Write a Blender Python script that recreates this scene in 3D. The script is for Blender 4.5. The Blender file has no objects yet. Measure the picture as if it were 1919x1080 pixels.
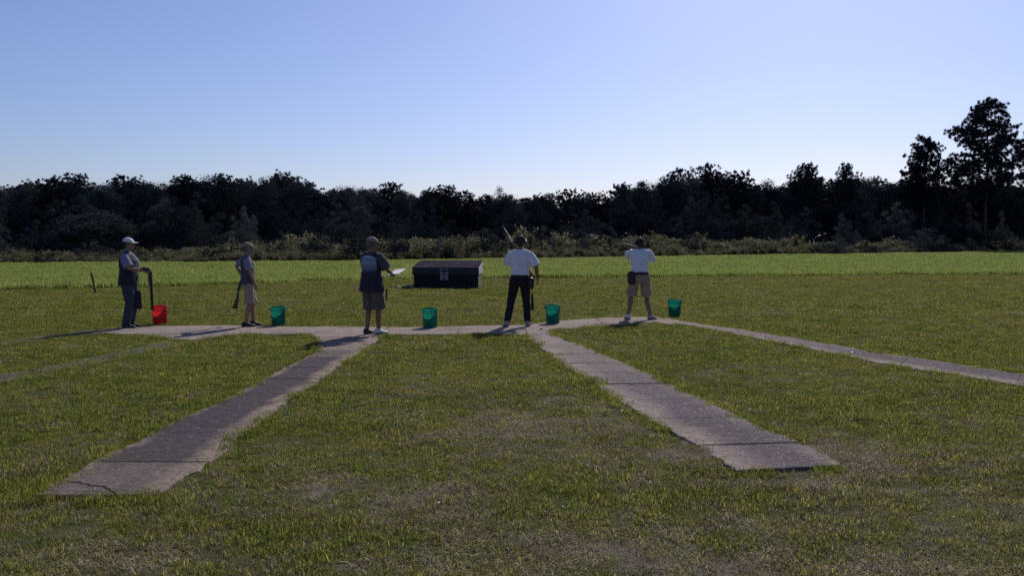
import bpy, bmesh, math, random
import numpy as np
from mathutils import Vector, Matrix, noise as mnoise

R = math.radians
sc = bpy.context.scene
COL = sc.collection
random.seed(7)
RNG = np.random.default_rng(11)

# ------------------------------------------------------------------ camera, sky, sun, exposure
F, CH, HOR = 1680.0, 1.63, 455.0            # focal length in photo pixels, eye height, horizon row
PITCH = math.atan((540.0 - HOR) / F)
cam = bpy.data.objects.new('camera', bpy.data.cameras.new('camera'))
COL.objects.link(cam)
cam.location = (0, 0, CH)
cam.rotation_euler = (R(90) - PITCH, 0, 0)
cam.data.sensor_width = 36.0
cam.data.lens = F / 1919.0 * 36.0
cam.data.clip_start = 0.05
cam.data.clip_end = 3000
sc.camera = cam

SUN_AZ, SUN_EL = R(18.5), R(36.5)           # azimuth right of the view direction (+Y), elevation
world = bpy.data.worlds.new('World')
sc.world = world
world.use_nodes = True
wn, wl = world.node_tree.nodes, world.node_tree.links
wn.clear()
sky = wn.new('ShaderNodeTexSky')
sky.sky_type = 'NISHITA'
sky.sun_disc = False
sky.sun_elevation = SUN_EL
sky.sun_rotation = SUN_AZ
sky.altitude = 50
sky.air_density = 1.0
sky.dust_density = 0.8
sky.ozone_density = 2.2
tint = wn.new('ShaderNodeMix'); tint.data_type = 'RGBA'; tint.blend_type = 'MULTIPLY'
tint.inputs[0].default_value = 1.0
tint.inputs[7].default_value = (0.91, 0.95, 1.27, 1)
bg = wn.new('ShaderNodeBackground'); bg.inputs[1].default_value = 0.076
wo = wn.new('ShaderNodeOutputWorld')
wl.new(sky.outputs[0], tint.inputs[6]); wl.new(tint.outputs[2], bg.inputs[0]); wl.new(bg.outputs[0], wo.inputs[0])

sun = bpy.data.objects.new('sun', bpy.data.lights.new('sun', 'SUN'))
COL.objects.link(sun)
sun.data.energy = 4.4
sun.data.angle = R(0.53)
sun.data.color = (1.0, 0.95, 0.87)
sd = Vector((math.sin(SUN_AZ) * math.cos(SUN_EL), math.cos(SUN_AZ) * math.cos(SUN_EL), math.sin(SUN_EL)))
sun.rotation_euler = sd.to_track_quat('Z', 'Y').to_euler()

vs = sc.view_settings
vs.view_transform = 'Standard'; vs.look = 'None'; vs.exposure = 0.0; vs.gamma = 1.0
vs.use_curve_mapping = False
sc.cycles.max_bounces = 6
sc.cycles.sample_clamp_indirect = 3.0
sc.cycles.transparent_max_bounces = 6
sc.cycles.use_denoising = False       # a phone picture keeps its fine grain

# ------------------------------------------------------------------ pixels to places on the ground
CP, SP = math.cos(PITCH), math.sin(PITCH)
def ray(px, py):
    u, v = (px - 959.5) / F, (540.0 - py) / F
    return Vector((u, CP + v * SP, -SP + v * CP))
def G(px, py, z=0.0):
    d = ray(px, py); t = (z - CH) / d.z
    return Vector((d.x * t, d.y * t, z))
def at(px, py, Y):
    d = ray(px, py); t = Y / d.y
    return Vector((d.x * t, Y, CH + d.z * t))
def depth_of(py): return G(960, py).y

# ------------------------------------------------------------------ generic helpers
def tag(o, label=None, cat=None, group=None, kind=None):
    if label: o['label'] = label
    if cat: o['category'] = cat
    if group: o['group'] = group
    if kind: o['kind'] = kind
    return o
def empty(name, loc=(0, 0, 0), rz=0.0):
    o = bpy.data.objects.new(name, None); COL.objects.link(o)
    o.empty_display_size = 0.2
    o.location = loc; o.rotation_euler = (0, 0, rz)
    return o
def add(name, me, mat=None, parent=None):
    o = bpy.data.objects.new(name, me); COL.objects.link(o)
    if mat is not None and len(me.materials) == 0: me.materials.append(mat)
    if parent is not None: o.parent = parent
    return o
def mesh(name, verts, faces, smooth=False):
    me = bpy.data.meshes.new(name)
    me.from_pydata([tuple(v) for v in verts], [], [tuple(f) for f in faces])
    if smooth: me.polygons.foreach_set('use_smooth', [True] * len(me.polygons))
    me.update()
    return me
def mesh_np(name, verts, faces, smooth=False):
    verts = np.asarray(verts, np.float32); faces = np.asarray(faces, np.int32)
    me = bpy.data.meshes.new(name)
    k = faces.shape[1]; n = faces.shape[0]
    me.vertices.add(len(verts)); me.vertices.foreach_set('co', verts.ravel())
    me.loops.add(n * k); me.loops.foreach_set('vertex_index', faces.ravel())
    me.polygons.add(n); me.polygons.foreach_set('loop_start', np.arange(n, dtype=np.int32) * k)
    if smooth: me.polygons.foreach_set('use_smooth', np.ones(n, bool))
    me.update(calc_edges=True)
    return me

class MB:
    """collects shapes into one mesh"""
    def __init__(s): s.v = []; s.f = []
    def merge(s, v, f):
        b = len(s.v); s.v += [Vector(x) for x in v]; s.f += [tuple(i + b for i in q) for q in f]
    def box(s, lo, hi, m=None):
        x0, y0, z0 = lo; x1, y1, z1 = hi
        v = [Vector(p) for p in ((x0,y0,z0),(x1,y0,z0),(x1,y1,z0),(x0,y1,z0),(x0,y0,z1),(x1,y0,z1),(x1,y1,z1),(x0,y1,z1))]
        if m is not None: v = [m @ p for p in v]
        s.merge(v, [(0,3,2,1),(4,5,6,7),(0,1,5,4),(1,2,6,5),(2,3,7,6),(3,0,4,7)])
        return s
    def loft(s, rings, cap=True):
        """rings: (centre, u vector, v vector)"""
        n = s.segs if hasattr(s, 'segs') else 14
        v = []; f = []
        for c, u, w in rings:
            for k in range(n):
                a = 2 * math.pi * k / n
                v.append(c + u * math.cos(a) + w * math.sin(a))
        for r in range(len(rings) - 1):
            for k in range(n):
                k2 = (k + 1) % n
                f.append((r*n+k, r*n+k2, (r+1)*n+k2, (r+1)*n+k))
        if cap:
            v.append(rings[0][0]); i0 = len(v) - 1
            v.append(rings[-1][0]); i1 = len(v) - 1
            m = (len(rings) - 1) * n
            for k in range(n):
                f.append((i0, (k+1) % n, k)); f.append((i1, m+k, m+(k+1) % n))
        s.merge(v, f)
        return s
    def tube(s, pts, rad, side=(1, 0, 0), ratio=1.0, round_ends=True):
        """pts polyline, rad half-width per point (along side), ratio depth/width"""
        pts = [Vector(p) for p in pts]
        if not isinstance(rad, (list, tuple)): rad = [rad] * len(pts)
        if not isinstance(ratio, (list, tuple)): ratio = [ratio] * len(pts)
        side = Vector(side); rings = []
        for i, p in enumerate(pts):
            t = (pts[min(i+1, len(pts)-1)] - pts[max(i-1, 0)]).normalized()
            u = side - t * side.dot(t)
            if u.length < 1e-4: u = Vector((0, 1, 0)) - t * t.y
            if u.length < 1e-4: u = Vector((0, 0, 1)) - t * t.z
            u.normalize(); w = t.cross(u)
            rings.append((p, u * rad[i], w * rad[i] * ratio[i], t))
        out = []
        if round_ends:
            c, u, w, t = rings[0]; r = min(u.length, w.length)
            out += [(c - t * r * .95, u * .25, w * .25), (c - t * r * .6, u * .78, w * .78)]
        out += [(c, u, w) for c, u, w, t in rings]
        if round_ends:
            c, u, w, t = rings[-1]; r = min(u.length, w.length)
            out += [(c + t * r * .6, u * .78, w * .78), (c + t * r * .95, u * .25, w * .25)]
        return s.loft(out)
    def ball(s, c, r, m=None):
        c = Vector(c); rx, ry, rz = (r, r, r) if not isinstance(r, (tuple, list)) else r
        rings = []
        for i in range(1, 10):
            a = math.pi * i / 10
            rings.append((Vector((0, 0, -math.cos(a) * rz)), Vector((math.sin(a) * rx, 0, 0)), Vector((0, math.sin(a) * ry, 0))))
        if m is None: m = Matrix.Identity(3)
        rings = [(c + m @ a, m @ b, m @ d) for a, b, d in rings]
        return s.loft(rings)
    def build(s, name, mat, parent=None, smooth=True):
        return add(name, mesh(name, s.v, s.f, smooth), mat, parent)

def soft(o, voxel=0.008, smooth=4, wrinkle=0.0, wscale=0.12):
    m = o.modifiers.new('remesh', 'REMESH'); m.mode = 'VOXEL'; m.voxel_size = voxel; m.use_smooth_shade = True
    if smooth:
        m = o.modifiers.new('smooth', 'SMOOTH'); m.factor = 0.5; m.iterations = smooth
    if wrinkle:
        t = bpy.data.textures.new('folds', 'CLOUDS'); t.noise_scale = wscale; t.noise_depth = 2
        m = o.modifiers.new('folds', 'DISPLACE'); m.texture = t; m.strength = wrinkle; m.mid_level = 0.5
        m.texture_coords = 'GLOBAL'
    return o
def bevel(o, w=0.004, seg=2):
    m = o.modifiers.new('bevel', 'BEVEL'); m.width = w; m.segments = seg; m.limit_method = 'ANGLE'; m.angle_limit = R(35)
    return o

# value noise on numpy arrays
def vnoise(x, y, scale, seed=0):
    x = np.asarray(x) * scale + 1000.37; y = np.asarray(y) * scale + 1000.71
    xi, yi = np.floor(x).astype(np.int64), np.floor(y).astype(np.int64)
    fx, fy = x - xi, y - yi
    fx = fx * fx * (3 - 2 * fx); fy = fy * fy * (3 - 2 * fy)
    def h(a, b):
        n = (a * 374761393 + b * 668265263 + seed * 69069) & 0xffffffff
        n = ((n ^ (n >> 13)) * 1274126177) & 0xffffffff
        return ((n ^ (n >> 16)) & 0xffff) / 65535.0
    return (h(xi, yi) * (1-fx) + h(xi+1, yi) * fx) * (1-fy) + (h(xi, yi+1) * (1-fx) + h(xi+1, yi+1) * fx) * fy
def fbm(x, y, scale, seed=0):
    return (vnoise(x, y, scale, seed) * .5 + vnoise(x, y, scale*2.1, seed+1) * .3 + vnoise(x, y, scale*4.3, seed+2) * .2)
def in_poly(x, y, poly):
    inside = np.zeros(len(x), bool)
    px, py = poly[:, 0], poly[:, 1]; j = len(poly) - 1
    for i in range(len(poly)):
        c = ((py[i] > y) != (py[j] > y)) & (x < (px[j]-px[i]) * (y-py[i]) / (py[j]-py[i] + 1e-12) + px[i])
        inside ^= c; j = i
    return inside

# ------------------------------------------------------------------ materials
def nodes(name):
    m = bpy.data.materials.new(name); m.use_nodes = True
    nt = m.node_tree; nt.nodes.clear()
    out = nt.nodes.new('ShaderNodeOutputMaterial')
    return m, nt, out
def N(nt, typ, **kw):
    n = nt.nodes.new('ShaderNode' + typ)
    for k, v in kw.items(): setattr(n, k, v)
    return n
def ramp(nt, fac, stops):
    r = N(nt, 'ValToRGB'); e = r.color_ramp.elements
    while len(e) < len(stops): e.new(0.5)
    for el, (p, c) in zip(e, stops):
        el.position = p; el.color = (c[0], c[1], c[2], 1) if isinstance(c, (tuple, list)) else (c, c, c, 1)
    nt.links.new(fac, r.inputs[0])
    return r.outputs[0]
def noise_tex(nt, vec, scale, detail=3, rough=.55):
    n = N(nt, 'TexNoise'); n.inputs['Scale'].default_value = scale; n.inputs['Detail'].default_value = detail
    n.inputs['Roughness'].default_value = rough
    if vec is not None: nt.links.new(vec, n.inputs['Vector'])
    return n.outputs['Fac']
def mixc(nt, fac, a, b, mode='MIX'):
    m = N(nt, 'Mix', data_type='RGBA', blend_type=mode)
    for s, v in ((0, fac), (6, a), (7, b)):
        if isinstance(v, (int, float)): m.inputs[s].default_value = v
        elif isinstance(v, (tuple, list)): m.inputs[s].default_value = (v[0], v[1], v[2], 1)
        else: nt.links.new(v, m.inputs[s])
    return m.outputs[2]
def pos(nt): return N(nt, 'NewGeometry').outputs['Position']
def objco(nt): return N(nt, 'TexCoord').outputs['Object']
def math_(nt, op, a, b=None):
    m = N(nt, 'Math', operation=op)
    for i, v in enumerate((a, b)):
        if v is None: continue
        if isinstance(v, (int, float)): m.inputs[i].default_value = v
        else: nt.links.new(v, m.inputs[i])
    return m.outputs[0]
def bump(nt, h, strength=.3, dist=.01):
    b = N(nt, 'Bump'); b.inputs['Strength'].default_value = strength; b.inputs['Distance'].default_value = dist
    nt.links.new(h, b.inputs['Height'])
    return b.outputs[0]

def plain(name, col, rough=.7, spec=.3, var=.15, scale=25, bumps=0.0, metal=0.0, coords='obj'):
    m, nt, out = nodes(name)
    p = N(nt, 'BsdfPrincipled'); nt.links.new(p.outputs[0], out.inputs[0])
    v = objco(nt) if coords == 'obj' else pos(nt)
    f = noise_tex(nt, v, scale, 4)
    c = ramp(nt, f, [(.25, tuple(x * (1-var) for x in col)), (.75, tuple(min(1, x * (1+var)) for x in col))])
    nt.links.new(c, p.inputs['Base Color'])
    p.inputs['Roughness'].default_value = rough
    p.inputs['Specular IOR Level'].default_value = spec
    p.inputs['Metallic'].default_value = metal
    if bumps: nt.links.new(bump(nt, noise_tex(nt, v, scale * 3, 3), bumps), p.inputs['Normal'])
    return m
def cloth(name, col, thin=.15, var=.12):
    m, nt, out = nodes(name)
    v = objco(nt)
    f = noise_tex(nt, v, 9, 4)
    c = ramp(nt, f, [(.3, tuple(x * (1-var) for x in col)), (.7, tuple(min(1, x * (1+var)) for x in col))])
    p = N(nt, 'BsdfPrincipled'); nt.links.new(c, p.inputs['Base Color'])
    p.inputs['Roughness'].default_value = .85; p.inputs['Specular IOR Level'].default_value = .15
    nt.links.new(bump(nt, noise_tex(nt, v, 220, 2), .25, .002), p.inputs['Normal'])
    t = N(nt, 'BsdfTranslucent'); nt.links.new(c, t.inputs[0])
    mx = N(nt, 'MixShader'); mx.inputs[0].default_value = thin if name == 'white_paper' else 0.0
    nt.links.new(p.outputs[0], mx.inputs[1]); nt.links.new(t.outputs[0], mx.inputs[2]); nt.links.new(mx.outputs[0], out.inputs[0])
    return m
def leafy(name, c0, c1, trans=.35, rough=.5, spec=.3, pscale=.6, glint=None, gl_amt=.0, blades=False):
    """foliage: colour varies by instance and by place; thin leaves let light through"""
    m, nt, out = nodes(name)
    rnd = N(nt, 'ObjectInfo').outputs['Random']
    f = math_(nt, 'MULTIPLY', math_(nt, 'ADD', rnd, noise_tex(nt, pos(nt), pscale, 4)), .5)
    c = ramp(nt, f, [(.28, c0), (.72, c1)])
    if glint is not None:
        rp = N(nt, 'NewGeometry').outputs['Random Per Island']
        c = mixc(nt, math_(nt, 'LESS_THAN', rp, gl_amt), c, glint)
    if blades:                                  # every blade its own shade
        ri = N(nt, 'NewGeometry').outputs['Random Per Island']
        c = mixc(nt, 1.0, c, ramp(nt, ri, [(.0, .45), (.6, 1.0), (1.0, 1.45)]), 'MULTIPLY')
    if spec > 0:
        p = N(nt, 'BsdfPrincipled'); nt.links.new(c, p.inputs['Base Color'])
        p.inputs['Roughness'].default_value = rough; p.inputs['Specular IOR Level'].default_value = spec
    else:
        p = N(nt, 'BsdfDiffuse'); nt.links.new(c, p.inputs['Color'])
    t = N(nt, 'BsdfTranslucent'); nt.links.new(c, t.inputs[0])
    mx = N(nt, 'MixShader'); mx.inputs[0].default_value = trans
    nt.links.new(p.outputs[0], mx.inputs[1]); nt.links.new(t.outputs[0], mx.inputs[2]); nt.links.new(mx.outputs[0], out.inputs[0])
    return m

M = {}
# lawn blades: green, half-dry, dry; unmown grass; weeds
M['grass_green'] = leafy('grass_green', (.115, .148, .026), (.262, .275, .056), .52, .6, .02, .6, blades=True)
M['grass_mid'] = leafy('grass_mid', (.185, .176, .040), (.360, .318, .080), .48, .6, .02, .6, blades=True)
M['grass_dry'] = leafy('grass_dry', (.20, .16, .100), (.44, .37, .245), .34, .6, .02, .9, blades=True)
M['grass_tall'] = leafy('grass_tall', (.175, .225, .054), (.300, .338, .092), .58, .6, .02, .25)
M['weed'] = leafy('weed', (.058, .063, .036), (.145, .136, .080), .52, .6, .03, .3, (.40, .37, .33), .025)  # random pale cards: seed heads and painted sun glints
M['leaf_dark'] = leafy('leaf_dark', (.024, .032, .041), (.064, .075, .082), .07, .5, 0, .12)  # blue veil of glare is put into these leaf and needle colours
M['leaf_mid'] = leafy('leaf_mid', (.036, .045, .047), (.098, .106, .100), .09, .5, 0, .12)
M['leaf_painted_glint'] = leafy('leaf_painted_glint', (.046, .054, .056), (.125, .130, .123), .12, .45, 0, .2, (.15, .15, .145), .02)  # matt leaves; the pale ones are sun glints painted into the colour
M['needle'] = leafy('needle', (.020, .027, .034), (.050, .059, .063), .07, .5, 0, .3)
M['bark'] = plain('bark', (.055, .042, .034), .9, .1, .35, 6, .5)

def ground_mat():
    m, nt, out = nodes('ground_soil_and_thatch')
    p = N(nt, 'BsdfPrincipled'); nt.links.new(p.outputs[0], out.inputs[0])
    P = pos(nt)
    base = ramp(nt, noise_tex(nt, P, 2.2, 6, .7), [(.3, (.022, .026, .011)), (.55, (.042, .045, .019)), (.8, (.080, .070, .038))])
    mp = N(nt, 'Mapping'); mp.inputs['Scale'].default_value = (.05, .9, 1); nt.links.new(P, mp.inputs[0])
    base = mixc(nt, .55, base, ramp(nt, noise_tex(nt, mp.outputs[0], 1.0, 4), [(.3, (.050, .060, .018)), (.7, (.098, .100, .036))]))
    soil = ramp(nt, noise_tex(nt, P, 38, 8, .85), [(.25, (.065, .052, .040)), (.6, (.150, .124, .098)), (.85, (.26, .22, .18))])
    a = N(nt, 'Attribute', attribute_name='bare')
    k = math_(nt, 'ADD', a.outputs['Fac'], math_(nt, 'MULTIPLY', math_(nt, 'SUBTRACT', noise_tex(nt, P, 5, 5), .5), .7))
    kk = ramp(nt, k, [(.3, 0.0), (.6, 1.0)])
    nt.links.new(mixc(nt, kk, base, soil), p.inputs['Base Color'])
    p.inputs['Roughness'].default_value = .95; p.inputs['Specular IOR Level'].default_value = .08
    nt.links.new(bump(nt, noise_tex(nt, P, 30, 5, .7), .7, .03), p.inputs['Normal'])
    return m
M['ground'] = ground_mat()

def concrete_mat(name, pale, dark, stain, mid=.46, w0=.16, w1=.40, speck=.10):
    """UV x runs across the walk, so the trodden dark growth down its middle has soft, wandering borders"""
    m, nt, out = nodes(name)
    p = N(nt, 'BsdfPrincipled'); nt.links.new(p.outputs[0], out.inputs[0])
    P = pos(nt)
    uv = N(nt, 'UVMap', uv_map='walk').outputs[0]
    sx = N(nt, 'SeparateXYZ'); nt.links.new(uv, sx.inputs[0])
    d = math_(nt, 'ABSOLUTE', math_(nt, 'SUBTRACT', sx.outputs[0], mid))
    wob = math_(nt, 'MULTIPLY', math_(nt, 'SUBTRACT', noise_tex(nt, P, 1.6, 5, .65), .5), .55)
    s = ramp(nt, math_(nt, 'ADD', d, wob), [(w0, 1.0), (w1, 0.0)])
    s = math_(nt, 'MULTIPLY', math_(nt, 'MULTIPLY', s, sx.outputs[1]), stain)
    c0 = ramp(nt, noise_tex(nt, P, 9, 6, .7), [(.25, tuple(x*.62 for x in pale)), (.5, pale), (.8, tuple(x*1.25 for x in pale))])
    c1 = ramp(nt, noise_tex(nt, P, 16, 6, .75), [(.25, tuple(x*.6 for x in dark)), (.55, dark), (.85, tuple(x*1.9 for x in dark))])
    c = mixc(nt, s, c0, c1)
    c = mixc(nt, 1.0, c, ramp(nt, noise_tex(nt, P, 28, 4, .8), [(.3, .62), (.7, 1.3)]), 'MULTIPLY')
    c = mixc(nt, math_(nt, 'MULTIPLY', ramp(nt, noise_tex(nt, P, 1.1, 4, .6), [(.5, 0.0), (.72, 1.0)]), .5), c, (.075, .070, .050))
    vo = N(nt, 'TexVoronoi'); vo.inputs['Scale'].default_value = 42; nt.links.new(P, vo.inputs['Vector'])
    vo.inputs['Randomness'].default_value = 1.0
    wn_ = N(nt, 'SeparateColor'); nt.links.new(vo.outputs['Color'], wn_.inputs[0])
    few = math_(nt, 'MULTIPLY', noise_tex(nt, P, 2.5, 3), speck)
    thr = math_(nt, 'MULTIPLY', math_(nt, 'LESS_THAN', wn_.outputs[0], few), math_(nt, 'LESS_THAN', vo.outputs['Distance'], math_(nt, 'MULTIPLY', wn_.outputs[1], .42)))
    c = mixc(nt, math_(nt, 'MULTIPLY', thr, .75), c, (.55, .50, .44))
    nt.links.new(c, p.inputs['Base Color'])
    p.inputs['Roughness'].default_value = .95; p.inputs['Specular IOR Level'].default_value = .04
    h = math_(nt, 'ADD', noise_tex(nt, P, 45, 5, .8), math_(nt, 'MULTIPLY', noise_tex(nt, P, 7, 3), 1.5))
    nt.links.new(bump(nt, h, 1.0, .018), p.inputs['Normal'])
    return m
M['walk_dark'] = concrete_mat('weathered_concrete_dark', (.300, .235, .196), (.092, .075, .085), 1.0, .42, .28, .48, .08)
M['walk_pale'] = concrete_mat('weathered_concrete_pale', (.315, .252, .222), (.145, .120, .132), .95, .60, .20, .48, .50)
M['walk_mossy'] = concrete_mat('overgrown_concrete', (.165, .148, .105), (.090, .086, .056), .9, .5, .25, .5, .1)

# ------------------------------------------------------------------ outlines of the concrete walks (photo pixels -> ground)
def path_pts(l): return np.array([[*G(x, y).xy] for x, y in l])
L3l = path_pts([(592,632.5),(597,660),(555,681),(499,711),(443,739),(379,769),(319,796),(244,835),(188,860),(120,901),(64,931)])
L3r = path_pts([(715,632.5),(683,657),(634,687),(608,709),(585,726),(537,753),(503,783),(458,813),(432,839),(398,869),(326,910),(298,934)])
L4l = path_pts([(984,630.5),(1022,660),(1059,689),(1112,718),(1139,742),(1181,763),(1219,790),(1272,819),(1325,845),(1362,877),(1378,889)])
L4r = path_pts([(1034,627.5),(1096,649),(1155,676),(1240,713),(1293,739),(1335,758),(1394,787),(1442,808),(1489,827),(1537,848),(1572,870),(1574,889)])
L5l = path_pts([(1236,607),(1340,620),(1431,638),(1537,660),(1643,681),(1750,699),(1919,726),(2150,775)])
L5r = path_pts([(1248,597),(1341,612),(1431,625),(1537,643),(1643,662),(1803,685),(1919,702),(2180,745)])
L2l = path_pts([(312,642),(274,649),(224,660),(162,673),(102,687),(47,696),(0,703),(-300,765)])
L2r = path_pts([(372,641),(347,646),(300,655),(247,667),(182,682),(104,697),(47,711),(0,718),(-290,792)])
L1l = path_pts([(196,617),(140,623),(60,633),(0,641),(-220,674)])
L1r = path_pts([(198,627),(140,634),(80,640),(0,648),(-220,684)])
CU = path_pts([(198,615),(240,612),(300,612),(380,611),(440,611),(510,613),(600,613),(680,614),(760,614),(850,613),(920,611),(985,610),(1040,603),(1100,598),(1170,595),(1246,595)])
CL = path_pts([(200,627),(260,628),(300,634),(330,639),(385,638),(420,632),(456,628),(578,627),(592,632),(714,632),(724,629),(800,628),(900,627),(984,630),(1034,627),(1042,619),(1079,616),(1165,610),(1230,606),(1247,603)])
SLAB_TOP = 0.012

def resample(poly, key, n):
    """points along a polyline at key values"""
    if key == 'arc':
        s = np.concatenate([[0], np.cumsum(np.linalg.norm(np.diff(poly, axis=0), axis=1))]); s /= s[-1]
        t = np.asarray(n)
        return np.stack([np.interp(t, s, poly[:, 0]), np.interp(t, s, poly[:, 1])], 1)
    ax = 1 if key == 'y' else 0
    o = np.argsort(poly[:, ax], kind='stable'); t = np.asarray(n)
    out = np.zeros((len(t), 2)); out[:, ax] = t
    out[:, 1-ax] = np.interp(t, poly[o, ax], poly[o, 1-ax])
    return out
ALL_POLYS = []
WALK_POLYS = []            # whole outlines, with how deep grass may creep in
def slab_mesh(a, b, c0, c1, mat, dark, tilt=(0, 0), seed=0, chip=0.02):
    """a, b: the two long edges of one slab, same length; a small chamfer round the top"""
    n = len(a)
    loop = np.concatenate([a, b[::-1]])
    u = np.concatenate([np.zeros(n), np.ones(n)])
    # ragged edge
    nx = vnoise(loop[:, 0], loop[:, 1], 7, seed) - .5; ny = vnoise(loop[:, 0], loop[:, 1], 7, seed + 5) - .5
    rag = loop + np.stack([nx, ny], 1) * chip * 2
    rag += np.stack([vnoise(loop[:, 0], loop[:, 1], 22, seed+2) - .5, vnoise(loop[:, 0], loop[:, 1], 22, seed+7) - .5], 1) * chip
    cen = rag.mean(0); m = len(rag)
    inner = rag + (cen - rag) / np.linalg.norm(cen - rag, axis=1)[:, None] * .012
    zt = lambda p: SLAB_TOP + (p[0]-cen[0]) * tilt[0] + (p[1]-cen[1]) * tilt[1]
    verts = [(p[0], p[1], zt(p)) for p in inner] + [(p[0], p[1], zt(p) - .006) for p in rag] + [(p[0], p[1], -.09) for p in rag]
    faces = []
    for i in range(n - 1):                       # top as strips across
        faces.append((i, i+1, m-2-i, m-1-i))
    for i in range(m):
        j = (i+1) % m
        faces.append((i, m+i, m+j, j)); faces.append((m+i, 2*m+i, 2*m+j, m+j))
    me = mesh('slab', verts, faces)
    bm = bmesh.new(); bm.from_mesh(me)
    bmesh.ops.recalc_face_normals(bm, faces=bm.faces)
    bm.to_mesh(me); bm.free()
    uvl = me.uv_layers.new(name='walk')
    U = np.tile(u, 3)
    for lp in me.loops: uvl.data[lp.index].uv = (U[lp.vertex_index], dark)
    me.materials.append(mat)
    return me, rag, n
def walk(name, label, left, right, cuts, key, mat, dark=1.0, gap=.009, step=.07, chip=.03, cuts_r=None):
    root = empty(name); tag(root, label, None, None, 'structure')
    ea, eb = [], []
    for i in range(len(cuts) - 1):
        c0, c1 = cuts[i], cuts[i+1]
        if key == 'arc':
            tot = np.linalg.norm(np.diff(left, axis=0), axis=1).sum(); g = gap / 2 / tot * random.uniform(.55, 1.2)
            nn = max(4, int((c1-c0) * tot / step)); t = t2 = np.linspace(c0 + g, c1 - g, nn)
        else:
            s = 1 if c1 > c0 else -1
            nn = max(4, int(abs(c1-c0) / step)); g = gap/2 * random.uniform(.55, 1.2); t = np.linspace(c0 + s*g, c1 - s*g, nn)
            t2 = t if cuts_r is None else np.linspace(cuts_r[i] + s*g, cuts_r[i+1] - s*g, nn)
        dk = dark(i, (c0+c1)/2) if callable(dark) else dark
        me, rag, n_ = slab_mesh(resample(left, key, t), resample(right, key, t2), c0, c1, mat, dk,
                            (random.uniform(-.004, .004), -.028 if label.startswith('pale speckled') and i == len(cuts)-2 else random.uniform(-.003, .003)), 31*i + len(ALL_POLYS), chip)
        add('slab', me, None, root)
        ALL_POLYS.append(rag)
        ea.append(rag[:n_]); eb.append(rag[n_:][::-1])
    ea, eb = np.concatenate(ea), np.concatenate(eb)
    WALK_POLYS.append((ea, eb))
    return root
Y = depth_of
walk('concrete_path', 'dark stained concrete path running from the clipboard holder to the near left', L3l, L3r,
     [Y(632.6), Y(658), Y(672), Y(691), Y(712), Y(741), Y(774), Y(815), Y(870), Y(931)], 'y', M['walk_dark'],
     lambda i, c: (.25, .7, 1, 1, 1, 1, 1, .95, .6)[min(i, 8)])
walk('concrete_path', 'pale speckled concrete path running from the trousered shooter to the near right', L4l, L4r,
     [Y(630.6), Y(650), Y(665), Y(683), Y(700), Y(722), Y(751), Y(788), Y(836), Y(888.5)], 'y', M['walk_pale'],
     lambda i, c: (.1, .45, .6, .6, .8, .9, 1, 1, 1)[min(i, 8)],
     cuts_r=[Y(627.6), Y(648), Y(664), Y(682), Y(699.5), Y(721), Y(749), Y(784), Y(831), Y(876)])
walk('concrete_path', 'narrow concrete path running off the right edge of the picture', L5l, L5r,
     list(np.linspace(0, 1, 13)), 'arc', M['walk_pale'], lambda i, c: min(1, .2 + i*.12))
walk('concrete_path', 'half overgrown concrete path running off the left edge behind the tan shorts', L2l, L2r,
     list(np.linspace(0, 1, 10)), 'arc', M['walk_mossy'], .8)
walk('concrete_path', 'thin sliver of concrete path left of the white cap', L1l, L1r,
     list(np.linspace(0, 1, 6)), 'arc', M['walk_mossy'], .5)
cx = [G(200, 620).x] + [G(px, 618).x for px in (330, 432, 592, 724, 862, 984, 1042, 1140)] + [G(1246, 600).x]
walk('concrete_path', 'pale concrete cross path on which the five shooters stand', CU, CL, cx, 'x', M['walk_pale'], .12, gap=.007)

# crack across the near slab of the dark path, as an open groove filled with dark soil
ck = [G(x, y, SLAB_TOP) for x, y in ((118,903),(146,906),(165,911),(190,914),(208,922),(226,934))]
# ------------------------------------------------------------------ ground sheet
def lines(dense_lo, dense_hi, step, lo, hi, grow=1.16):
    a = list(np.arange(dense_lo, dense_hi, step)); s = step; x = a[-1]
    while x < hi: s *= grow; x += s; a.append(x)
    s = step; x = dense_lo; b = []
    while x > lo: s *= grow; x -= s; b.append(x)
    return np.array(b[::-1] + a)
gx = lines(-7.0, 7.0, .09, -900, 900); gy = lines(3.6, 16.0, .09, -60, 1500, 1.12)
X, YY = np.meshgrid(gx, gy)
fx, fy = X.ravel(), YY.ravel()
# bare, worn places (centre px, half sizes in metres, strength)
BARE = [((1600, 868), .42, .42, 1.0), ((1555, 845), .30, .40, .8), ((1265, 850), .30, .35, .95), ((1450, 905), .65, .16, .9),
        ((640, 915), .42, .45, .56), ((760, 935), .40, .55, .54), ((850, 915), .3, .4, .45), ((1010, 800), 1.0, 1.2, .58),
        ((1150, 1040), .9, .35, .52), ((1420, 1060), 1.0, .30, .60), ((1650, 1055), .5, .3, .48), ((940, 1000), .45, .3, .5),
        ((1090, 760), .9, 1.0, .35), ((1050, 615), .2, .25, .9), ((650, 606), .25, .2, .0), ((700, 1060), .6, .25, .45), ((350, 1050), .7, .3, .3)]
def bare_at(x, y):
    b = np.zeros_like(x)
    for (px, py), hx, hy, s in BARE:
        c = G(px, py)
        d = ((x-c.x)/hx)**2 + ((y-c.y)/hy)**2
        b = np.maximum(b, s * np.exp(-d * .9))
    return b
near = (np.abs(fx) < 16) & (fy > 0) & (fy < 45)
gz = np.where(near, (fbm(fx, fy, 1.1, 3) - .5) * .035 + (fbm(fx, fy, 5, 9) - .5) * .02, 0) - .012
gz += np.where(fy > 60, np.minimum((fy - 60) * .004, .5), 0)
on = np.zeros(len(fx), bool)
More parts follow.
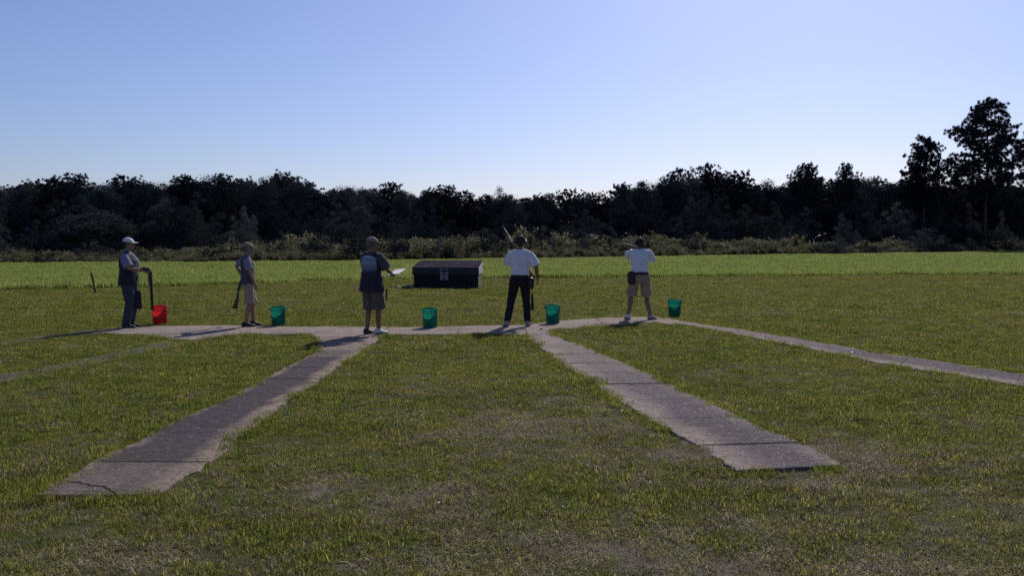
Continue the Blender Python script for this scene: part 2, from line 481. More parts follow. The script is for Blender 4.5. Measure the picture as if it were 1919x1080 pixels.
for pl in ALL_POLYS:
    lo, hi = pl.min(0) - .2, pl.max(0) + .2
    k = np.where((fx > lo[0]) & (fx < hi[0]) & (fy > lo[1]) & (fy < hi[1]))[0]
    if len(k): on[k] |= in_poly(fx[k], fy[k], pl)
gz[on] = .001
nxn, nyn = len(gx), len(gy)
ii = (np.arange(nyn-1)[:, None] * nxn + np.arange(nxn-1)[None, :]).ravel()
gm = mesh_np('ground', np.stack([fx, fy, gz], 1), np.stack([ii, ii+1, ii+1+nxn, ii+nxn], 1), True)
at_ = gm.attributes.new('bare', 'FLOAT', 'POINT')
bare_v = np.where(on, .9, bare_at(fx, fy) * (.6 + .8 * fbm(fx, fy, 4, 21)))
at_.data.foreach_set('value', bare_v.astype(np.float32))
ground = add('ground', gm, M['ground']); tag(ground, 'mown lawn and field ground', None, None, 'structure')

# the crack itself: a dark irregular groove strip 4 mm above the slab
mb = MB(); v = []; f = []
pts = []
for a, b in zip(ck[:-1], ck[1:]):
    for t in np.linspace(0, 1, 6)[:-1]: pts.append(a.lerp(b, t))
pts.append(ck[-1])
jx = jy = 0.0
for i, p in enumerate(pts):
    w = .005 + .008 * random.random(); jx = jx*.7 + random.uniform(-.008, .008); jy = jy*.7 + random.uniform(-.012, .012); j = Vector((jx, jy, 0))
    v += [p + j + Vector((0, w, .003)), p + j + Vector((0, -w, .003))]
    if i: f.append((2*i-2, 2*i-1, 2*i+1, 2*i))
M['dark_soil'] = plain('dark_soil', (.02, .016, .013), .95, .05)
tag(add('crack', mesh('crack', v, f), M['dark_soil']), 'thin crack across the near end of the dark path', None, None, 'structure')

# ------------------------------------------------------------------ grass
TPL = {}
def template_collection(name, meshes, mat):
    c = bpy.data.collections.new(name)
    for i, (me, mt) in enumerate(meshes):
        o = bpy.data.objects.new(f'{name}_{i:02d}', me)
        if len(me.materials) == 0: me.materials.append(mt or mat)
        c.objects.link(o)
    return c
def clump(n, h0, h1, rad, w, seed, lean=.5):
    r = np.random.default_rng(seed)
    a = r.uniform(0, 6.283, n); d = rad * np.sqrt(r.random(n))
    bx, by = d*np.cos(a), d*np.sin(a)
    h = r.uniform(h0, h1, n); dr = r.uniform(0, 6.283, n); ln = r.uniform(.15, 1, n) * lean
    ww = w * r.uniform(.6, 1.3, n)
    px, py = -np.sin(dr) * ww, np.cos(dr) * ww
    mx, my = bx + np.cos(dr)*h*ln*.35, by + np.sin(dr)*h*ln*.35
    tx, ty = bx + np.cos(dr)*h*ln, by + np.sin(dr)*h*ln
    z0 = -.015
    V = np.stack([np.stack([bx-px, by-py, np.full(n, z0)], 1), np.stack([bx+px, by+py, np.full(n, z0)], 1),
                  np.stack([mx+px*.8, my+py*.8, h*.6], 1), np.stack([mx-px*.8, my-py*.8, h*.6], 1),
                  np.stack([tx+px*.12, ty+py*.12, h*(1-ln*.25)], 1), np.stack([tx-px*.12, ty-py*.12, h*(1-ln*.25)], 1)], 1).reshape(-1, 3)
    b = np.arange(n)[:, None] * 6
    Fq = np.concatenate([b + np.array([0, 1, 2, 3]), b + np.array([3, 2, 4, 5])])
    return mesh_np('clump', V, Fq)
def scatter(name, label, cat, coll, P, rot, scl, idx, kind='stuff'):
    me = bpy.data.meshes.new(name); n = len(P)
    me.vertices.add(n); me.vertices.foreach_set('co', np.asarray(P, np.float32).ravel())
    for nm, typ, dat in (('rot', 'FLOAT_VECTOR', rot), ('scl', 'FLOAT_VECTOR', scl), ('idx', 'INT', idx)):
        a = me.attributes.new(nm, typ, 'POINT')
        a.data.foreach_set('vector' if typ == 'FLOAT_VECTOR' else 'value', np.asarray(dat, np.int32 if typ == 'INT' else np.float32).ravel())
    o = add(name, me)
    ng = bpy.data.node_groups.new(name, 'GeometryNodeTree')
    ng.interface.new_socket('Geometry', in_out='INPUT', socket_type='NodeSocketGeometry')
    ng.interface.new_socket('Geometry', in_out='OUTPUT', socket_type='NodeSocketGeometry')
    nn, ll = ng.nodes, ng.links
    gi, go = nn.new('NodeGroupInput'), nn.new('NodeGroupOutput')
    ci = nn.new('GeometryNodeCollectionInfo'); ci.inputs['Collection'].default_value = coll
    ci.inputs['Separate Children'].default_value = True; ci.inputs['Reset Children'].default_value = True
    ip = nn.new('GeometryNodeInstanceOnPoints'); ip.inputs['Pick Instance'].default_value = True
    def na(nm, t):
        q = nn.new('GeometryNodeInputNamedAttribute'); q.data_type = t; q.inputs[0].default_value = nm
        return q.outputs[0]
    ll.new(gi.outputs[0], ip.inputs['Points']); ll.new(ci.outputs[0], ip.inputs['Instance'])
    ll.new(na('idx', 'INT'), ip.inputs['Instance Index'])
    ll.new(na('rot', 'FLOAT_VECTOR'), ip.inputs['Rotation']); ll.new(na('scl', 'FLOAT_VECTOR'), ip.inputs['Scale'])
    ll.new(ip.outputs[0], go.inputs[0])
    md = o.modifiers.new('scatter', 'NODES'); md.node_group = ng
    return tag(o, label, cat, None, kind)
lawn_tpl = [(clump(76, .012, .034, .11, .0020, 100+i, 1.1), M['grass_green']) for i in range(5)] + \
           [(clump(64, .010, .032, .11, .0020, 200+i, 1.1), M['grass_mid']) for i in range(4)] + \
           [(clump(56, .006, .026, .11, .0019, 300+i, 1.5), M['grass_dry']) for i in range(4)] + \
           [(clump(20, .03, .07, .06, .0026, 400+i, 1.1), M['grass_green']) for i in range(3)]
lawn_tpl += [(clump(44, .014, .034, .12, .0019, 450+i, 3.0), M['grass_dry']) for i in range(4)]      # dead straw lying flat
C_LAWN = template_collection('lawn_clumps', lawn_tpl, None)

def field(lo, hi, dens, margin=2.5):
    """random points over the part of the field between two distances that the picture (and a step aside) shows"""
    w0 = .60 * hi + margin
    n = int((hi - lo) * 2 * w0 * dens)
    x = RNG.uniform(-w0, w0, n); y = RNG.uniform(lo, hi, n)
    k = np.abs(x) < .60 * y + margin
    return x[k], y[k]
MOW = np.array([[G(x, y).x, G(x, y).y] for x, y in ((-200, 551), (0, 544), (300, 537), (640, 527), (960, 522), (1280, 519.5), (1600, 517), (1919, 514.5), (2200, 513))])
def mow_edge(x): return np.interp(x, MOW[:, 0], MOW[:, 1]) + (vnoise(x, x*0, .35, 5) - .5) * .9
xs, ys, wd = [], [], []
for lo, hi, d in ((2.6, 8, 230), (8, 13, 170), (13, 20, 110), (20, 32, 55), (32, 47, 34)):
    x, y = field(lo, hi, d); xs.append(x); ys.append(y); wd.append(np.full(len(x), (1.0, 1.15, 1.4, 1.9, 2.4)[(2.6, 8, 13, 20, 32).index(lo)]))
x, y, wd = np.concatenate(xs), np.concatenate(ys), np.concatenate(wd)
k = y < mow_edge(x) + .3
x, y, wd = x[k], y[k], wd[k]
OUT = []
for ea, eb in WALK_POLYS:
    st = lambda e: e[0] + (e[0] - e[1]) / np.linalg.norm(e[0] - e[1]) * (.10 if len(OUT) < 5 else 0)
    OUT.append(np.concatenate([[st(ea)], ea, eb[::-1], [st(eb)]]))
def on_walk(x, y, creep=0.03):
    """inside a walk by more than creep (per point)"""
    o = np.zeros(len(x), bool)
    for (ea, eb), q in zip(WALK_POLYS, OUT):
        lo, hi = q.min(0), q.max(0)
        kk = np.where((x > lo[0]) & (x < hi[0]) & (y > lo[1]) & (y < hi[1]))[0]
        if not len(kk): continue
        kk = kk[in_poly(x[kk], y[kk], q)]
        e = np.concatenate([ea, eb]); d = np.full(len(kk), 9.0)
        for j in range(0, len(e)): d = np.minimum(d, (x[kk]-e[j, 0])**2 + (y[kk]-e[j, 1])**2)
        c = creep[kk] if isinstance(creep, np.ndarray) else creep
        o[kk] |= np.sqrt(d) > c
    return o
LANE2 = G(135, 682)
bb = bare_at(x, y)
creep = .006 + .08 * np.clip(vnoise(x, y, 3.1, 33) - .45, 0, 1) + .03 * RNG.random(len(x))
creep += 1.0 * (np.hypot((x - LANE2.x) / 1.1, (y - LANE2.y) / .9) < 1) * (RNG.random(len(x)) < .75)
creep += .5 * (x < G(205, 620).x) * (y > 13.2) * (RNG.random(len(x)) < .8)
creep += .24 * (x < -4.4) * (y < 14.6) * (RNG.random(len(x)) < .8)
keep = ~on_walk(x, y, creep)
keep &= RNG.random(len(x)) > np.clip((bb * (.4 + 1.2 * fbm(x, y, 4, 21)) - .25) * 1.1, 0, .72)
x, y, bb, wd = x[keep], y[keep], bb[keep], wd[keep]
nearness = np.clip((11 - y) / 7, 0, 1)
patch = fbm(x, y, .55, 40); fine = fbm(x, y, 2.2, 50)
dry = .16 + nearness * .46 + bb * .9 + (patch - .5) * 1.1 + (fine - .5) * 1.3
r = RNG.random(len(x))
kind_ = np.where(r < dry * .62, 2, np.where(r < dry * .62 + .34, 1, 0))
idx = np.where(kind_ == 0, RNG.integers(0, 5, len(x)), np.where(kind_ == 1, RNG.integers(5, 9, len(x)), RNG.integers(9, 13, len(x))))
tall = (RNG.random(len(x)) < .02) & (kind_ == 0); idx[tall] = RNG.integers(13, 16, tall.sum())
s = RNG.uniform(.75, 1.3, len(x)) * (1 + (fbm(x, y, 1.3, 60) - .5) * .8)
hz = 1 / np.maximum(wd, 1) ** .5
tilt = RNG.uniform(-.22, .22, (len(x), 2))
gz0 = np.where((np.abs(x) < 16) & (y < 45), (fbm(x, y, 1.1, 3) - .5) * .035 + (fbm(x, y, 5, 9) - .5) * .02, 0) - .012
LP = [np.stack([x, y, gz0], 1)]; LR = [np.column_stack([tilt, RNG.uniform(0, 6.283, len(x))])]
LS = [np.column_stack([s*wd, s*wd, s*.72*(1 + (wd-1)*.3)])]; LI = [idx]
x, y = field(3, 12, 150)
bb2 = bare_at(x, y); k = (RNG.random(len(x)) < np.clip(bb2 * 1.15 - .18 + (fbm(x, y, 1.6, 140) - .56) * 1.7 + np.clip((9 - y) / 20, 0, .2), 0, 1)) & ~on_walk(x, y, .0)
x, y = x[k], y[k]; n = len(x); ss = RNG.uniform(.6, 1.3, n)
gz1 = (fbm(x, y, 1.1, 3) - .5) * .035 + (fbm(x, y, 5, 9) - .5) * .02 - .004
LP.append(np.column_stack([x, y, gz1])); LR.append(np.column_stack([RNG.uniform(-.1, .1, (n, 2)), RNG.uniform(0, 6.28, n)])); LS.append(np.column_stack([ss, ss, ss*.7])); LI.append(RNG.integers(16, 20, n))
# tufts hanging over the edges of the walks
for ea, eb in WALK_POLYS:
    for pl, oth in ((ea, eb), (eb, ea)):
        seg = np.linalg.norm(np.diff(pl, axis=0), axis=1); tot = seg.sum(); n = int(tot * 24)
        q = RNG.random(n) * tot; cs = np.concatenate([[0], np.cumsum(seg)])
        i = np.clip(np.searchsorted(cs, q) - 1, 0, len(seg)-1); t = (q - cs[i]) / seg[i]
        p = pl[i] + (pl[i+1] - pl[i]) * t[:, None]
        c = oth[np.clip((i / len(pl) * len(oth)).astype(int), 0, len(oth)-1)]
        p = p + (p - c) / np.linalg.norm(p - c, axis=1)[:, None] * RNG.uniform(-.03, .08, n)[:, None]
        k = ~on_walk(p[:, 0], p[:, 1], .035) & (vnoise(p[:, 0], p[:, 1], 2.5, 77) > .36) & (bare_at(p[:, 0], p[:, 1]) < .5)
        p = p[k]; n = len(p)
        LP.append(np.column_stack([p, np.zeros(n)])); LR.append(np.column_stack([RNG.uniform(-.4, .4, (n, 2)), RNG.uniform(0, 6.28, n)]))
        ss = RNG.uniform(.7, 1.35, n); LS.append(np.column_stack([ss*.9, ss*.9, ss*1.05]))
        LI.append(np.where(RNG.random(n) < .25, RNG.integers(5, 9, n), np.where(RNG.random(n) < .05, RNG.integers(13, 16, n), RNG.integers(0, 5, n))))

for wi, n, spans in ((0, 34, ((0, .25), (.4, 1),)), (1, 26, ((0, .30), (.78, 1)))):
    a_, b_ = WALK_POLYS[wi][0][-1], WALK_POLYS[wi][1][-1]
    t = np.concatenate([RNG.uniform(lo, hi, int(n * (hi-lo) / sum(h-l for l, h in spans))) for lo, hi in spans]); n = len(t)
    p = a_ + (b_ - a_) * t[:, None] + np.column_stack([np.zeros(n), RNG.uniform(-.11, -.005, n)])
    LP_ = np.column_stack([p, np.full(n, .0)]); ss = RNG.uniform(.6, 1.05, n)
    LP.append(LP_); LR.append(np.column_stack([RNG.uniform(-.4, .4, (n, 2)), RNG.uniform(0, 6.28, n)])); LS.append(np.column_stack([ss, ss, ss*1.1])); LI.append(np.where(RNG.random(n) < .3, RNG.integers(5, 9, n), RNG.integers(0, 5, n)))
scatter('lawn_grass', 'short mown grass with dry patches covering the lawn', 'grass', C_LAWN, np.concatenate(LP), np.concatenate(LR), np.concatenate(LS), np.concatenate(LI))

# unmown field grass beyond the mowing line
tall_tpl = [(clump(60, .07, .20, .24, .007, 500+i, .8), M['grass_tall']) for i in range(6)]
C_TALL = template_collection('field_grass_clumps', tall_tpl, None)
WEED = np.array([[G(x, y).x, G(x, y).y] for x, y in ((-260, 499), (0, 497), (320, 495), (640, 493), (960, 489), (1280, 484.5), (1600, 480), (1919, 475.5), (2200, 473))])
def weed_edge(x): return np.interp(x, WEED[:, 0], WEED[:, 1]) + (vnoise(x, x*0, .15, 15) - .5) * 2.5
xs, ys = [], []
for lo, hi, d in ((28, 50, 26), (50, 80, 15), (80, 140, 6)):
    x, y = field(lo, hi, d, 3); xs.append(x); ys.append(y)
x, y = np.concatenate(xs), np.concatenate(ys)
k = (y > mow_edge(x)) & (y < weed_edge(x) + 2.5)
x, y = x[k], y[k]; n = len(x)
s = RNG.uniform(.7, 1.2, n) * (.8 + .5 * fbm(x, y, .22, 70)); wide = np.where(y > 80, 2.0, np.where(y > 50, 1.4, 1.0)); s = s * np.where(y < mow_edge(x) + .7, 1.25, 1.0)
scatter('field_grass', 'tall unmown bright green grass between lawn and weeds', 'grass', C_TALL, np.column_stack([x, y, np.where(y > 60, np.minimum((y-60)*.004, .5), 0)]),
        np.column_stack([RNG.uniform(-.15, .15, (n, 2)), RNG.uniform(0, 6.28, n)]), np.column_stack([s*wide, s*wide, s]), RNG.integers(0, 6, n))

# ------------------------------------------------------------------ leaves, trees, shrubs, weeds
def cards(cen, out, size, r, flat=.5, asp=.6):
    """leaf faces: small diamonds round the given centres, loosely facing outwards"""
    n = len(cen)
    nrm = out * flat + r.normal(size=(n, 3)) * (1 - flat * .5); nrm /= np.linalg.norm(nrm, axis=1)[:, None] + 1e-9
    t = np.cross(nrm, r.normal(size=(n, 3))); t /= np.linalg.norm(t, axis=1)[:, None] + 1e-9
    b = np.cross(nrm, t)
    a = size[:, None]; c = size[:, None] * asp * r.uniform(.7, 1.3, n)[:, None]
    sk = r.uniform(-.3, .3, n)[:, None]
    V = np.stack([cen - t*a, cen + b*c + t*a*sk, cen + t*a, cen - b*c + t*a*sk*.5 + nrm*c*.3], 1).reshape(-1, 3)
    return V, np.arange(n*4).reshape(-1, 4)
def rdir(r, n):
    d = r.normal(size=(n, 3)); return d / np.linalg.norm(d, axis=1)[:, None]
def stem(mb, p0, p1, r0, r1, r, wob=.05, n=6):
    p0, p1 = Vector(p0), Vector(p1); L = (p1-p0).length
    pts = [p0.lerp(p1, i/(n-1)) + (Vector(r.normal(size=3)) * L * wob * (i/(n-1)) if 0 < i else Vector()) for i in range(n)]
    mb.segs = 7
    mb.tube(pts, [r0 + (r1-r0) * (i/(n-1)) for i in range(n)], round_ends=False)
    return pts
def broadleaf(H, W, seed, base=.10, n=5200, leaf=.17, nl=46, sparse=0.0, top=1.0):
    r = np.random.default_rng(seed); mb = MB()
    tp = stem(mb, (0, 0, -.1), (r.normal()*.15, r.normal()*.15, H*.82), H*.017+.03, .03, r, .012, 8)
    cz = H * (base + (1-base) * .52); az = H * (1-base) * .50
    d = rdir(r, nl); rr = r.uniform(.35, .95, nl) ** .7
    lc = d * rr[:, None] * np.array([W*.5, W*.5, az]) * .86 + np.array([0, 0, cz])
    taper = np.clip(1.12 - .45 * np.clip((lc[:, 2] - cz) / az, -1, 1), .5, 1.2) if top > 0 else 1
    lc[:, :2] *= np.asarray(taper)[:, None] if top > 0 else 1
    lr = W * r.uniform(.10, .19, nl) * (1 - sparse * .4)
    for k in range(0, nl, 3):
        z0 = min(max(lc[k, 2] * .55, H*.12), H*.75); i = int(z0 / (H*.82) * 7)
        stem(mb, tp[min(i, 7)], lc[k] * .9, .035 * H/9, .012, r, .05, 4)
    per = n // nl; C = []; O = []
    for k in range(nl):
        dd = rdir(r, per); q = r.random(per) ** .45
        C.append(lc[k] + dd * (q * lr[k])[:, None] * np.array([1, 1, .8])); O.append(dd)
    C, O = np.concatenate(C), np.concatenate(O)
    C[:, 2] = np.maximum(C[:, 2], .1)
    V, Fq = cards(C, O, leaf * r.uniform(.6, 1.3, len(C)), r)
    return mesh('trunk', mb.v, mb.f, True), mesh_np('crown', V, Fq)
def thicket(H, W, seed, n=20000, leaf=.08, stems=9):
    """saplings and bushes grown into each other: several ragged leafy columns of uneven height"""
    r = np.random.default_rng(seed); mb = MB(); C = []; O = []
    tops = np.sort(r.uniform(.45, 1.0, stems))[::-1]; tops[0] = 1.0
    for k in range(stems):
        a, d = r.uniform(0, 6.283), W * .5 * (r.random() ** .6 if k else .15) * .8
        x, y, h = d*math.cos(a), d*math.sin(a), H * tops[k] * (1 - .25 * d / (W*.5))
        tx, ty = x + r.normal()*.05*H, y + r.normal()*.05*H
        stem(mb, (x*.04, y*.04, -.1), (tx, ty, h*.93), .012*H*.35+.015, .01, r, .02, 6)
        m = int(n / stems * tops[k] ** 1.3); nl = max(6, int(14 * tops[k]))
        for j in range(nl):
            f = (j + r.random()) / nl; rad = W * .16 * (1.15 - .75*f) * r.uniform(.6, 1.4)
            c = np.array([x + (tx-x)*f, y + (ty-y)*f, h*(.04 + .94*f)]) + r.normal(size=3) * rad * np.array([.8, .8, .3])
            q = m // nl; dd = rdir(r, q)
            C.append(c + dd * (r.random(q) ** .55 * rad)[:, None] * np.array([1, 1, 1.1])); O.append(dd)
    C, O = np.concatenate(C), np.concatenate(O); C[:, 2] = np.clip(C[:, 2], .05, H)
    V, Fq = cards(C, O, leaf * r.uniform(.6, 1.3, len(C)), r)
    return mesh('trunk', mb.v, mb.f, True), mesh_np('crown', V, Fq)
def pine(H, W, seed, first=.35, whorls=15, tufts=4, nt=34, leaf=.42, shape='round'):
    r = np.random.default_rng(seed); mb = MB()
    tp = stem(mb, (0, 0, -.1), (r.normal()*.2, r.normal()*.2, H*.97), H*.014+.04, .05, r, .006, 10)
    C, T = [], []
    for w in range(whorls):
        f = first + (1-first) * (w + r.uniform(-.3, .3)) / whorls
        f = min(max(f, first*.9), .985); z = f * H; g = (f-first) / (1-first)
        prof = (math.sin(math.pi * (.16 + .80 * g)) ** .8 if shape == 'round' else (1-g) ** .7 + .12)
        nb = r.integers(3, 6)
        for b in range(nb):
            a = r.uniform(0, 6.283); L = W * .5 * prof * r.uniform(.6, 1.12)
            p0 = Vector((0, 0, z)); up = r.uniform(.05, .55) * L
            p1 = Vector((math.cos(a)*L, math.sin(a)*L, z + up))
            q = stem(mb, p0, p1, .02 + .006*L, .012, r, .05, 5)
            m_ = max(2, int(tufts * L / (W*.4) + 1))
            for j in range(m_):
                t = 1 - .72 * (j / m_)
                c = p0.lerp(p1, t) + Vector(r.normal(size=3)) * (.12 * L * (1-t) + .17)
                C.append(c); T.append((p1-p0).normalized())
    V, Fq = [], []; b0 = 0
    for c, t in zip(C, T):
        d = rdir(r, nt) + np.array(t) * .5 + np.array([0, 0, .35]); d /= np.linalg.norm(d, axis=1)[:, None]
        L = leaf * r.uniform(.6, 1.2, nt)[:, None]
        s_ = np.cross(d, r.normal(size=(nt, 3))); s_ /= np.linalg.norm(s_, axis=1)[:, None]
        wv = s_ * .028
        cc = np.array(c)
        q = np.stack([cc + d*.02 - wv*.4, cc + d*.02 + wv*.4, cc + d*L*.7 + wv, cc + d*L - wv*.2], 1).reshape(-1, 3)
        V.append(q); Fq.append(np.arange(nt*4).reshape(-1, 4) + b0); b0 += nt*4
    return mesh('trunk', mb.v, mb.f, True), mesh_np('crown', np.concatenate(V), np.concatenate(Fq))
def make_tree(name, parts, leafmat, label, group, loc, rz=0, scale=(1, 1, 1)):
    root = empty(name, loc, rz); root.scale = scale
    for nm, me, mt in (('trunk', parts[0], M['bark']), ('crown', parts[1], leafmat)):
        add(nm, me, mt, root)
    return tag(root, label, 'tree', group)
def gh(y): return min(max(y - 60, 0) * .004, .5)

BL = [broadleaf(10, 6.2, 900+i, .06, 24000, .085, 120) for i in range(4)] + [broadleaf(10, 4.6, 910+i, .04, 19000, .082, 95) for i in range(3)]
BLG = [thicket(10, 6.4, 920+i, 22000, .082, 9 + i) for i in range(5)]
BLS = broadleaf(10, 6.0, 931, .25, 4200, .085, 40, .9)
PN = [pine(10, 5.2, 940+i, .42, 16, 9, 56, .26) for i in range(4)]
for q in BL:
    q[0].materials.append(M['bark'])
mats_of = {}
sky_x = [-120, 0, 60, 110, 160, 200, 230, 290, 330, 380, 430, 500, 560, 600, 660, 720, 790, 830, 870, 905, 935, 970, 1010, 1080, 1130, 1160, 1200, 1260, 1330, 1380, 1450, 1480, 1510, 1550, 1590, 1640, 1680, 1760, 1919, 2060]
sky_y = [338, 340, 330, 332, 328, 335, 328, 325, 328, 322, 325, 322, 330, 336, 337, 342, 350, 340, 355, 360, 352, 356, 358, 352, 362, 345, 325, 325, 316, 328, 335, 327, 318, 332, 318, 330, 325, 330, 335, 330]
def skyline(px): return float(np.interp(px, sky_x, sky_y))
def wood_depth(px): return float(np.interp(px, [-150, 0, 640, 960, 1280, 1600, 1919, 2100], [84, 86, 94, 105, 118, 136, 150, 152]))
rt = random.Random(5)
MARKS = [(0, 'the left edge'), (245, 'the white cap'), (465, 'the tan shorts'), (700, 'the score sheet holder'), (840, 'the trap house'), (985, 'the black trousers'), (1200, 'the aiming shooter'), (1500, 'the dome topped pine'), (1735, 'the ragged pine'), (1919, 'the right edge')]
ORD = ['first', 'second', 'third', 'fourth', 'fifth', 'sixth', 'seventh', 'eighth', 'ninth', 'tenth']
COUNT = {}
def placed(kind, px):
    k = max(i for i, (m, _) in enumerate(MARKS[:-1]) if m <= max(px, 0)); n = COUNT[(kind, k)] = COUNT.get((kind, k), -1) + 1
    return f'{kind}, {ORD[min(n, 9)]} from left between {MARKS[k][1]} and {MARKS[k+1][1]}'
# the skyline row: one tree every few metres, tops on the wood's outline
SPECIAL = {}
px = -8
i = 0
while px < 1932:
    d = wood_depth(px) + rt.uniform(3, 14)
    topy = skyline(px) + rt.uniform(-4, 10)
    p = at(px, topy, d); z0 = gh(d); Ht = p.z - z0
    pick = rt.random()
    if pick < .34:
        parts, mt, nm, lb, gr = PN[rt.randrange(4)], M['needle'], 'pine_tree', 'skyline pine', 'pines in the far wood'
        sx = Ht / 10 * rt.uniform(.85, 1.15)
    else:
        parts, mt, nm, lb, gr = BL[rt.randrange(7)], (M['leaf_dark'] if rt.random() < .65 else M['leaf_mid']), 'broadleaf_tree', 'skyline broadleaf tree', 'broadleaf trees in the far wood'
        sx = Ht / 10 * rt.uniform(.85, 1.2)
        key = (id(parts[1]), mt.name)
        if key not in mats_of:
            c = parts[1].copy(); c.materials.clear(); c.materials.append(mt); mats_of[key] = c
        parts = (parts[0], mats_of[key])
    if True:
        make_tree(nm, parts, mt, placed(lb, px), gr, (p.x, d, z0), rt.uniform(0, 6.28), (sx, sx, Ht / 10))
    px += rt.uniform(26, 44); i += 1
# a lower row in front: rounder, paler crowns between field edge and wood
px = 4
while px < 1925:
    d = wood_depth(px) - rt.uniform(1, 7)
    topy = skyline(px) + rt.choice((rt.uniform(24, 60), rt.uniform(50, 95)))
    p = at(px, topy, d); z0 = gh(d); Ht = p.z - z0
    g_ = px > 1230 or rt.random() < .35
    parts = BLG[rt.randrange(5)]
    mt = M['leaf_painted_glint'] if g_ and rt.random() < .6 else (M['leaf_mid'] if rt.random() < .4 else M['leaf_dark'])
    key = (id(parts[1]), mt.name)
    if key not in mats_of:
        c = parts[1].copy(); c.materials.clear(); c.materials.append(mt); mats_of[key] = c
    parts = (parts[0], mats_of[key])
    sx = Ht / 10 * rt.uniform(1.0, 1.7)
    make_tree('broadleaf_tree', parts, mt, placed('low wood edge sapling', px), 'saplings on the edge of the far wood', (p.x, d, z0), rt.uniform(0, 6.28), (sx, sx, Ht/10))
    px += rt.uniform(44, 84)
def single(name, parts, mt, label, px, py, d, wpx, H0=10, W0=6.0):
    p = at(px, py, d); z0 = gh(d); Ht = p.z - z0; w = wpx / F * d / W0
    q = (parts[0], parts[1].copy()); q[1].materials.clear(); q[1].materials.append(mt)
    return make_tree(name, q, mt, label, None, (p.x, d, z0), rt.uniform(0, 6.28), (w, w, Ht / H0))
single('pine_tree', pine(20, 10.5, 951, .34, 30, 18, 76, .38), M['needle'], 'tallest pine, rising high above the wood at the far right', 1852, 190, 140, 132, 20, 10.5)
single('pine_tree', pine(16, 7, 952, .38, 26, 14, 66, .34), M['needle'], 'pine with a ragged crown just left of the tallest pine', 1733, 258, 142, 84, 16, 7)
single('pine_tree', pine(15, 6, 953, .35, 20, 10, 64, .34), M['needle'], 'slender pine wedged between the ragged pine and the tallest pine', 1782, 296, 145, 56, 15, 6)
single('pine_tree', pine(16, 7, 954, .35, 22, 11, 70, .36), M['needle'], 'pine cut by the right edge of the picture', 1935, 248, 143, 110, 16, 7)
single('pine_tree', pine(12, 6, 955, .45, 18, 11, 70, .30), M['needle'], 'pine with a dense dome shaped top right of the aiming shooter', 1510, 311, 140, 62, 12, 6)
single('pine_tree', PN[2], M['needle'], 'pine with an open feathery top between dome shaped pine and tall pines', 1588, 310, 143, 56, 10, 5.2)
single('broadleaf_tree', BLS, M['leaf_mid'], 'thin crowned tree with sky showing through, above the trap house', 935, 336, 117, 66)
single('broadleaf_tree', broadleaf(10, 5.0, 961, .05, 15000, .08, 80), M['leaf_painted_glint'], 'small pale flecked tree standing before the dark wood behind the white cap', 305, 366, 84, 70, 10, 5.0)
single('broadleaf_tree', BL[1], M['leaf_mid'], 'broad grey green tree with a rounded crown at the left of the wood', 180, 390, 82, 150)
single('pine_tree', PN[0], M['needle'], 'pine with spiky crown on the rise right of centre', 1330, 309, 136, 66, 10, 5.2)
# the depth of the wood behind the rows one can tell apart
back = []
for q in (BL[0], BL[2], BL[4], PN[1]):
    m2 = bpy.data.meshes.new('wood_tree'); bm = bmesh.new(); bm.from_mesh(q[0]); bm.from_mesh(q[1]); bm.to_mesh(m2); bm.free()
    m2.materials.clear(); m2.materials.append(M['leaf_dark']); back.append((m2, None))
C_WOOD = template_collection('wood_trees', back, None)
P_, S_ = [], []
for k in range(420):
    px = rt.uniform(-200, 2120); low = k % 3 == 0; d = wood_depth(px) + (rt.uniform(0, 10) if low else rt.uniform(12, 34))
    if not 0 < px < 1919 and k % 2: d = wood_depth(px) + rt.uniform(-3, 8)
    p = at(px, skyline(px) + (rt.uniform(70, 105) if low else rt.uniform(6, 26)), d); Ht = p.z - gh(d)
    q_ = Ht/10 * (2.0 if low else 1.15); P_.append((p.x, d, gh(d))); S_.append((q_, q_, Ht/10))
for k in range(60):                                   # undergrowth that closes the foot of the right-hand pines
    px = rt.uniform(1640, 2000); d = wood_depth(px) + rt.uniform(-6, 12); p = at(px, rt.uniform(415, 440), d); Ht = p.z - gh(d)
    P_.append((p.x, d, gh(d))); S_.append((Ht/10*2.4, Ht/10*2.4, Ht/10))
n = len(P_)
scatter('far_wood', 'dark mass of the wood behind its front trees', 'wood', C_WOOD, P_, np.column_stack([np.zeros((n, 2)), RNG.uniform(0, 6.28, n)]), S_, RNG.integers(0, 4, n))

